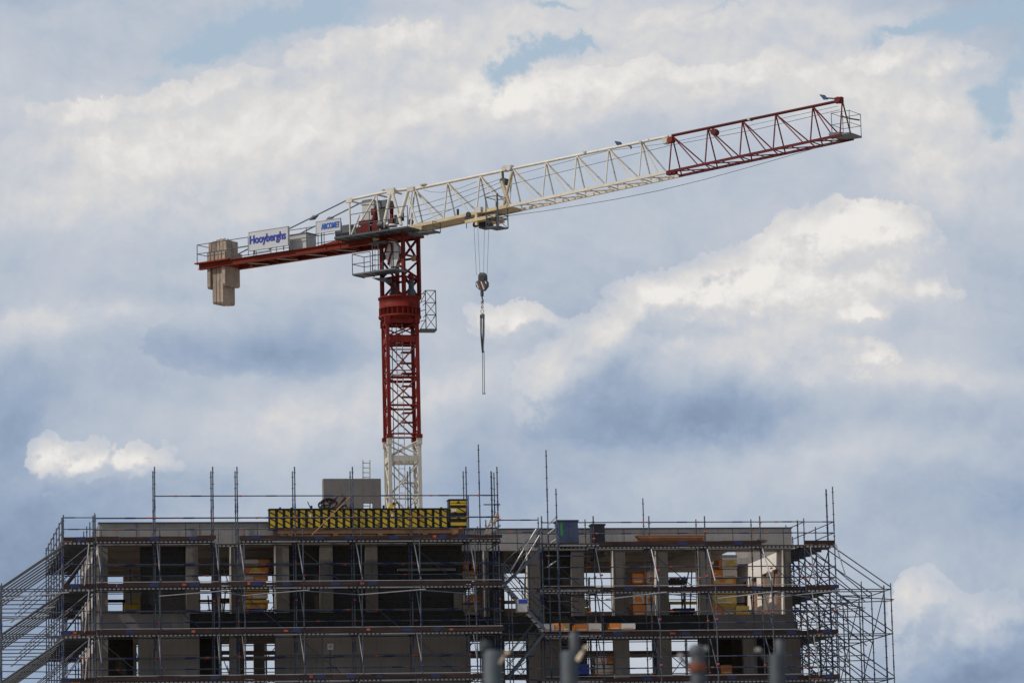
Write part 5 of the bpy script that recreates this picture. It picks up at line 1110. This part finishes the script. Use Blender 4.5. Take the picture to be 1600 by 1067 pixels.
PK = [
 ((382, 422, 873, 884), 1.3, [(26, Wh), (21, O)], 'topmost white and orange pack in the tall stack under the formwork, left block', []),
 ((383, 420, 885, 896), 1.15, [(1, O)], 'orange pack with a yellow disc in the tall stack of the left block', [(.42, .25, Ye)]),
 ((382, 419, 897, 907), 1.3, [(14, Wh), (23, O)], 'white and orange pack just above the second deck in the left block', []),
 ((381, 421, 917, 927), 1.3, [(1, Ye)], 'plain yellow pack just below the second deck in the left block', []),
 ((381, 419, 928, 935), 1.3, [(13, O), (24, Wh)], 'thin orange and white pack below the yellow pack in the left block', []),
 ((382, 421, 936, 942), 1.2, [(1, Ye)], 'thin yellow pack third from the bottom in the left block stack', []),
 ((381, 419, 942, 951), 1.3, [(1, O)], 'lowest orange pack above the blue tarpaulin in the left block', [(.15, .15, Ye), (.75, .15, Ye)]),
 ((724, 731, 875, 889), 3.5, [(1, O)], 'narrow upright orange pack at the right end of the left block, left of a twin', []),
 ((737, 751, 876, 889), 3.5, [(1, O)], 'small orange pack at the right end of the left block, right of a twin', [(.5, .1, Wh)]),
 ((723, 751, 890, 904), 3.5, [(1, Ta)], 'tan pack above the second deck at the right end of the left block', []),
 ((723, 752, 928, 942), 3.5, [(8, Wh), (20, O)], 'white and orange pack below the second deck at the right end of the left block', []),
 ((723, 752, 943, 961), 3.5, [(1, Ta)], 'lowest tan pack at the right end of the left block', []),
 ((988, 1005.5, 895, 911), 3.5, [(1, O)], 'orange pack in the third window bay of the right block, left of a white pack', []),
 ((1006, 1028, 891, 911), 3.5, [(5, O), (17, Wh)], 'white pack with an orange end above the second deck in the right block', [(.6, .14, O)]),
 ((989, 1028, 923, 943), 3.5, [(16, Wh), (3, O), (18, Wh)], 'white pack with orange print below the second deck in the right block', [(.2, .2, O), (.75, .2, O)]),
 ((989, 1028, 944, 961), 3.5, [(20, O), (19, Wh)], 'lowest orange and white pack in the third window bay of the right block', []),
 ((1123, 1152, 873, 888), 3.7, [(5, O), (24, Wh)], 'topmost white pack with a yellow disc, on the stack beside the sunlit end wall', [(.65, .26, Ye)]),
 ((1113, 1152, 889, 902), 3.7, [(16, O), (23, Wh)], 'orange and white pack second from the top beside the sunlit end wall', []),
 ((1113, 1150, 902.5, 912), 3.7, [(1, O)], 'orange pack with yellow discs just above the second deck beside the sunlit end wall', [(.2, .15, Ye), (.72, .2, Ye)]),
 ((1113, 1151, 925, 944), 3.7, [(1, Ta)], 'tan pack with yellow discs just below the second deck beside the sunlit end wall', [(.25, .25, Ye), (.75, .25, Ye)]),
 ((1113, 1149, 945, 961), 3.7, [(16, O), (20, Ta)], 'lowest orange and tan pack beside the sunlit end wall', []),
 ((1150, 1171, 946, 961), 3.5, [(1, Ye)], 'rounded yellow sack right of the lowest tan pack', []),
]
for r_, Y, sg_, lb, ds in PK: pack(r_, Y, sg_, lb, 1.0, ds, grp=G)
G2 = 'packs on the scaffold and lower floor'
for r_, Y, sg_, lb, d in (((846, 890, 973, 985.5), 1.2, [(20, Wh), (14, O), (10, Ta)], 'long white, orange and tan pack by the foot of the stair', .7),
    ((899, 940, 973, 985.5), 1.15, [(1, O), (1, Wh)], 'orange and white pack in the middle of three outside on the right deck', .7),
    ((952, 993, 973, 982.5), 1.15, [(18, O), (22, Wh)], 'flat orange and white pack rightmost of three on the third deck of the right block', .7),
    ((930, 968, 1023.5, 1037), 3.2, [(18, Wh), (20, O)], 'white and orange pack on top of a grey-white one on the lower floor', .9),
    ((930, 967, 1038, 1052.5), 3.2, [(1, Wh)], 'grey-white pack under the orange one on the lower floor', .9),
    ((1126, 1144, 1037, 1053), 4.2, [(1, O)], 'dim orange pack standing in the dark bay of the lower floor', .9)): pack(r_, Y, sg_, lb, d, grp=G2)
b = MB('royal'); p, q_ = at(902, 1053, 1.7), at(920, 1038, 1.7); b.box(p.x, q_.x, 1.7, 2.4, p.z, q_.z); b.box(p.x-.03, q_.x+.03, 1.67, 2.43, q_.z, q_.z+.03); b.tube((p.x+.1, 1.66, q_.z-.08), (q_.x-.1, 1.66, q_.z-.08), .015, 'dgrey'); solo(b, 'crate', (p.x, 2, p.z), 'royal blue crate on the lower deck left of the grey-white pack', 'crate')
b = MB('royal'); p, q_ = at(391, 957, 1.2), at(412, 951, 1.2); n = 10
for i in range(n): x = p.x+(q_.x-p.x)*i/n; b.hexa([(x, 1.2, p.z), (x+(q_.x-p.x)/n, 1.2, p.z), (x+(q_.x-p.x)/n, 2.0, p.z), (x, 2.0, p.z), (x, 1.2, q_.z-.05*math.sin(i*2)), (x+(q_.x-p.x)/n, 1.2, q_.z-.05*math.sin(i*2+2)), (x+(q_.x-p.x)/n, 2.0, q_.z), (x, 2.0, q_.z)])
solo(b, 'tarpaulin', (p.x, 1.2, p.z), 'crumpled bright blue tarpaulin under the stack of orange packs', 'tarpaulin')
# pallet that carries each stack
def pallet(x0, x1, y, Y, d, zf_, lb):
    z1 = za((x0+x1)/2, y, Y); a, c = xa(x0, y, Y), xa(x1, y, Y); b = MB('timber'); 
    for k in range(5): b.box(a, c, Y+d*k/5+.02, Y+d*(k+.75)/5, z1-.03, z1-.003)
    for k in range(3): b.box(a+(c-a)*k/2-.05*k, a+(c-a)*k/2-.05*k+.1, Y, Y+d, zf_+.004, z1-.033)
    solo(b, 'pallet', (a, Y, zf_), lb, 'pallet', 'pallets under the packs')
pallet(381, 421, 959, 1.2, 1.3, Z_FL-.15, 'pallet under the blue tarpaulin and orange packs of the left block'); pallet(723, 752, 963, 3.4, 1.2, ZR_FL-.15, 'pallet under the tan packs at the right end of the left block')
pallet(989, 1028, 963, 3.4, 1.2, ZR_FL-.15, 'pallet under the white packs in the third window bay of the right block'); pallet(1113, 1171, 963, 3.4, 1.4, ZR_FL-.15, 'pallet under the packs beside the sunlit end wall')
# yellow formwork girders inside
for (x0, x1, y0, y1, Y, lb) in ((166, 205, 920.5, 923.5, 8, 'yellow girder hung under the second deck in the first bay of the left block'), (206, 222, 936, 941, 5, 'short yellow girder end in the first bay of the left block'), (193, 221, 945, 951, 4, 'lower yellow girder in the first bay of the left block'), (308, 364, 936, 940.5, 9, 'yellow girder across the twin openings of the left block'),
    (785, 812, 938, 943, 7, 'yellow girder left of the stair in the right block'), (783, 806, 950, 956, 6, 'lower yellow girder left of the stair in the right block'), (1044, 1094, 939, 944, 8.5, 'yellow girder across the fourth window bay of the right block'), (1112, 1150, 943.8, 946.2, 3.4, 'dark-edged yellow girder in front of the tan packs'), (1158, 1182, 925, 929, 5, 'yellow girder by the sunlit end wall'), (1184, 1190, 925, 931, 4.6, 'small yellow girder end by the sunlit end wall'), (978, 989, 948, 953.5, 5, 'short yellow girder left of the white packs')):
    b = MB('yellow', 'black'); p, q_ = at(x0, y1, Y), at(x1, y0, Y); b.box(p.x, q_.x, Y, Y+.08, p.z, p.z+(q_.z-p.z)*.3); b.box(p.x, q_.x, Y+.025, Y+.055, p.z+(q_.z-p.z)*.3, p.z+(q_.z-p.z)*.7); b.box(p.x, q_.x, Y, Y+.08, p.z+(q_.z-p.z)*.7, q_.z)
    solo(b, 'girder', (p.x, Y, p.z), lb, 'girder', 'yellow formwork girders inside the building')
# dark guard boards across the rear openings
for (x0, x1, y0, y1) in ((164, 196, 936, 941), (345, 366, 934, 941), (1044, 1128, 940, 944), (1120, 1200, 941, 944)):
    b = MB('toe'); p, q_ = at(x0, y1, 10.8), at(x1, y0, 10.8); b.box(p.x, q_.x, 10.8, 10.85, p.z, q_.z); b.tube((p.x+.1, 10.9, p.z-.8), (p.x+.1, 10.9, q_.z), .03, 'dgrey'); b.tube((q_.x-.1, 10.9, p.z-.8), (q_.x-.1, 10.9, q_.z), .03, 'dgrey')
    solo(b, 'guard_board', (p.x, 10.8, p.z), 'dark guard board across the rear opening %s' % {164: 'at the far left of the building', 345: 'between the twin pillars of the left block', 1044: 'of the fourth window bay of the right block', 1120: 'beside the sunlit end wall'}[x0], 'board')
# dark basket of clamps
b = MB('dgrey', 'redbeam', 'blue'); p, q_ = at(1030, 912, 3.6), at(1072, 901, 3.6); b.box(p.x, q_.x, 3.6, 4.3, p.z, p.z+.04)
for i in range(13): x = p.x+(q_.x-p.x)*i/12; b.box(x-.02, x+.02, 3.6, 3.63, p.z, q_.z); b.box(x-.04, x+.05, 3.7, 4.1, p.z+.04, q_.z-random.uniform(.02, .12), random.choice(('blue', 'dgrey', 'dgrey')))
for z in (p.z+.15, q_.z-.03): b.box(p.x, q_.x, 3.585, 3.6, z, z+.03)
b.box(p.x+.62, p.x+.8, 3.57, 3.582, p.z+.08, q_.z-.03, 'redbeam'); [b.box(x_, x_+.06, y_, y_+.06, ZR_FL-.14, p.z-.005, 'dgrey') for x_ in (p.x+.05, q_.x-.11) for y_ in (3.65, 4.2)]
solo(b, 'clamp_basket', (p.x, 3.6, p.z), 'dark wire basket of scaffold clamps with a red tag in the fourth window bay', 'basket')
b = MB('black'); p, q_ = at(1053, 959, 3.4), at(1086, 949.5, 3.4)
b.box(p.x, q_.x, 3.4, 4.2, p.z+.05, q_.z)
for i in range(6): x = p.x+(q_.x-p.x)*(i+.2)/6; b.lathe((x, 3.5, ZR_FL-.148), [(.05, 0), (.05, .1+p.z+.05-ZR_FL+.04)], None, 8)
solo(b, 'toolbox', (p.x, 3.4, p.z), 'long black toolbox low in the fourth window bay of the right block', 'toolbox')
# raking props inside
props = [((1076, 893), (1064, 958), 4.0, 'leaning dark prop left of two in the fourth window bay'), ((1081, 892), (1078, 958), 4.5, 'upright dark prop right of the leaning one in the fourth window bay'), ((426, 892), (428, 956), 4, 'thin upright prop right of the orange packs in the left block'), ((1203, 893), (1194, 956), 2.9+.4, 'broad pale leaning board by the sunlit end wall'), ((1210, 892), (1207, 958), 3.6, 'dark upright prop right of the pale board'), ((203, 888), (205, 950), 5, 'thin prop in the first bay of the left block'), ((1171, 900), (1176, 958), 5, 'dark leaning prop left of the pale board'), ((325, 930), (327, 952), 5, 'short dark prop in the twin openings, left'), ((352, 925), (350, 955), 4, 'short dark prop in the twin openings, right')]
for p, q_, Y, lb in props:
    pale = 'pale' in lb and 'broad' in lb; b = MB('fresh' if pale else 'dgrey'); P_, Q_ = at(*p, Y), at(*q_, Y)
    if pale: b.beam(Q_, P_, .28, .05, up=(0, 1, 0))
    else: b.tube(Q_, P_, .03); b.tube(Q_.lerp(P_, .4), Q_.lerp(P_, .45), .05)
    if not pale: b.box(Q_.x-.08, Q_.x+.08, Y-.08, Y+.08, Q_.z-.02, Q_.z)
    solo(b, 'prop', Q_, lb, 'prop')
b = MB('lgrey', 'yellow'); c = at(914, 944, 4.5); b.lathe(c, [(.14, -.1), (.18, 0), (.18, .14), (.08, .24)], 'fresh', 14); b.obox(c+Vector((-.2, -.1, -.35)), (.45, 0, 0), (0, .3, 0), (0, 0, .2), 'yellow'); solo(b, 'cement_sack', c-Vector((0, 0, .3)), 'round pale sack on a yellow block left of the stair bay window', 'sack')

# ================================================================== FOREGROUND POSTS, close to the camera and out of focus
YP = -D+26.0
def fpost(x0, x1, yt, label):
    a, c = at(x0, yt, YP), at(x1, yt, YP); r = (c.x-a.x)/2; X = (a.x+c.x)/2
    t = thing('fence_post', (X, YP, 0), label, 'post', 'zinc posts in front of the camera'); b = MB('pole')
    b.lathe((X, YP, 0), [(r, 0), (r, a.z-.01), (r*.9, a.z)], None, 20); b.build('pole', t); return t, X, r, a.z
def fp(x, y, dy=0): return at(x, y, YP+dy)
t, X, r, z = fpost(755, 784, 1016, 'leftmost blurred grey post, its top bent over to the left')
b = MB('pole'); b.path([fp(762, 1016), fp(761, 1009), fp(757, 1005), fp(752, 1003)], .028, None, 12); b.lathe(fp(759, 1018), [(.035, 0), (.05, .03), (.03, .08)], None, 12); b.build('bent_cap', t)
b = MB('fresh'); b.tube(fp(779, 1036, -.05), fp(787, 1026, -.05), .013, None, 10, .009); b.tube(fp(789, 1020, -.05), fp(796, 1018, -.05), .012, None, 10); b.tube(fp(784, 1030), fp(792, 1019), .005); b.build('bracket', t)
t, X, r, z = fpost(876, 902, 1017, 'second blurred grey post from the left, dark tall cap, pale bracket on its right')
b = MB('dgrey'); b.lathe(fp(898, 1017), [(.035, 0), (.035, .13), (.025, .14)], None, 14); b.tube(fp(898, 1012), fp(896, 1040), .02); b.build('cap', t)
b = MB('fresh'); b.tube(fp(902, 1032, -.05), fp(910, 1018, -.05), .017, None, 10, .012); b.tube(fp(912, 1012, -.05), fp(919, 1010, -.05), .012, None, 10); b.tube(fp(907, 1022), fp(915, 1010), .005); b.build('bracket', t)
t, X, r, z = fpost(1079, 1102, 1024, 'third blurred post from the left, round dark head, rusty clamp and left-pointing arm')
b = MB('dgrey', 'lgrey'); c = fp(1089, 1026); b.lathe(c, [(.05, 0), (.062, .03), (.06, .06), (.04, .085), (.01, .095)], None, 18); b.tube(fp(1101, 1009), fp(1103, 1016), .016, 'lgrey', 10); b.build('cap', t)
b = MB('rust'); b.lathe(c-Vector((0, 0, .11)), [(r+.006, 0), (r+.012, .02), (r+.012, .05), (r+.006, .07)], None, 16); b.build('clamp', t)
b = MB('black'); b.tube(fp(1062, 1025), fp(1080, 1044), .014, None, 8); b.tube(fp(1060, 1023), fp(1066, 1026), .018, 'lgrey'); b.build('arm', t)
t, X, r, z = fpost(1201, 1227, 1022, 'rightmost blurred grey post, with a dim cap and pale knobs')
b = MB('dgrey', 'lgrey'); b.lathe(fp(1219, 1022), [(.035, 0), (.035, .10), (.025, .11)], None, 14); b.tube(fp(1213, 1003), fp(1219, 1001), .014, 'lgrey', 10); b.build('cap', t)
b = MB('dgrey', 'lgrey'); b.tube(fp(1186, 1017), fp(1204, 1038), .012, None, 8); b.tube(fp(1181, 1015), fp(1188, 1015), .014, 'lgrey', 10); b.build('arm', t)
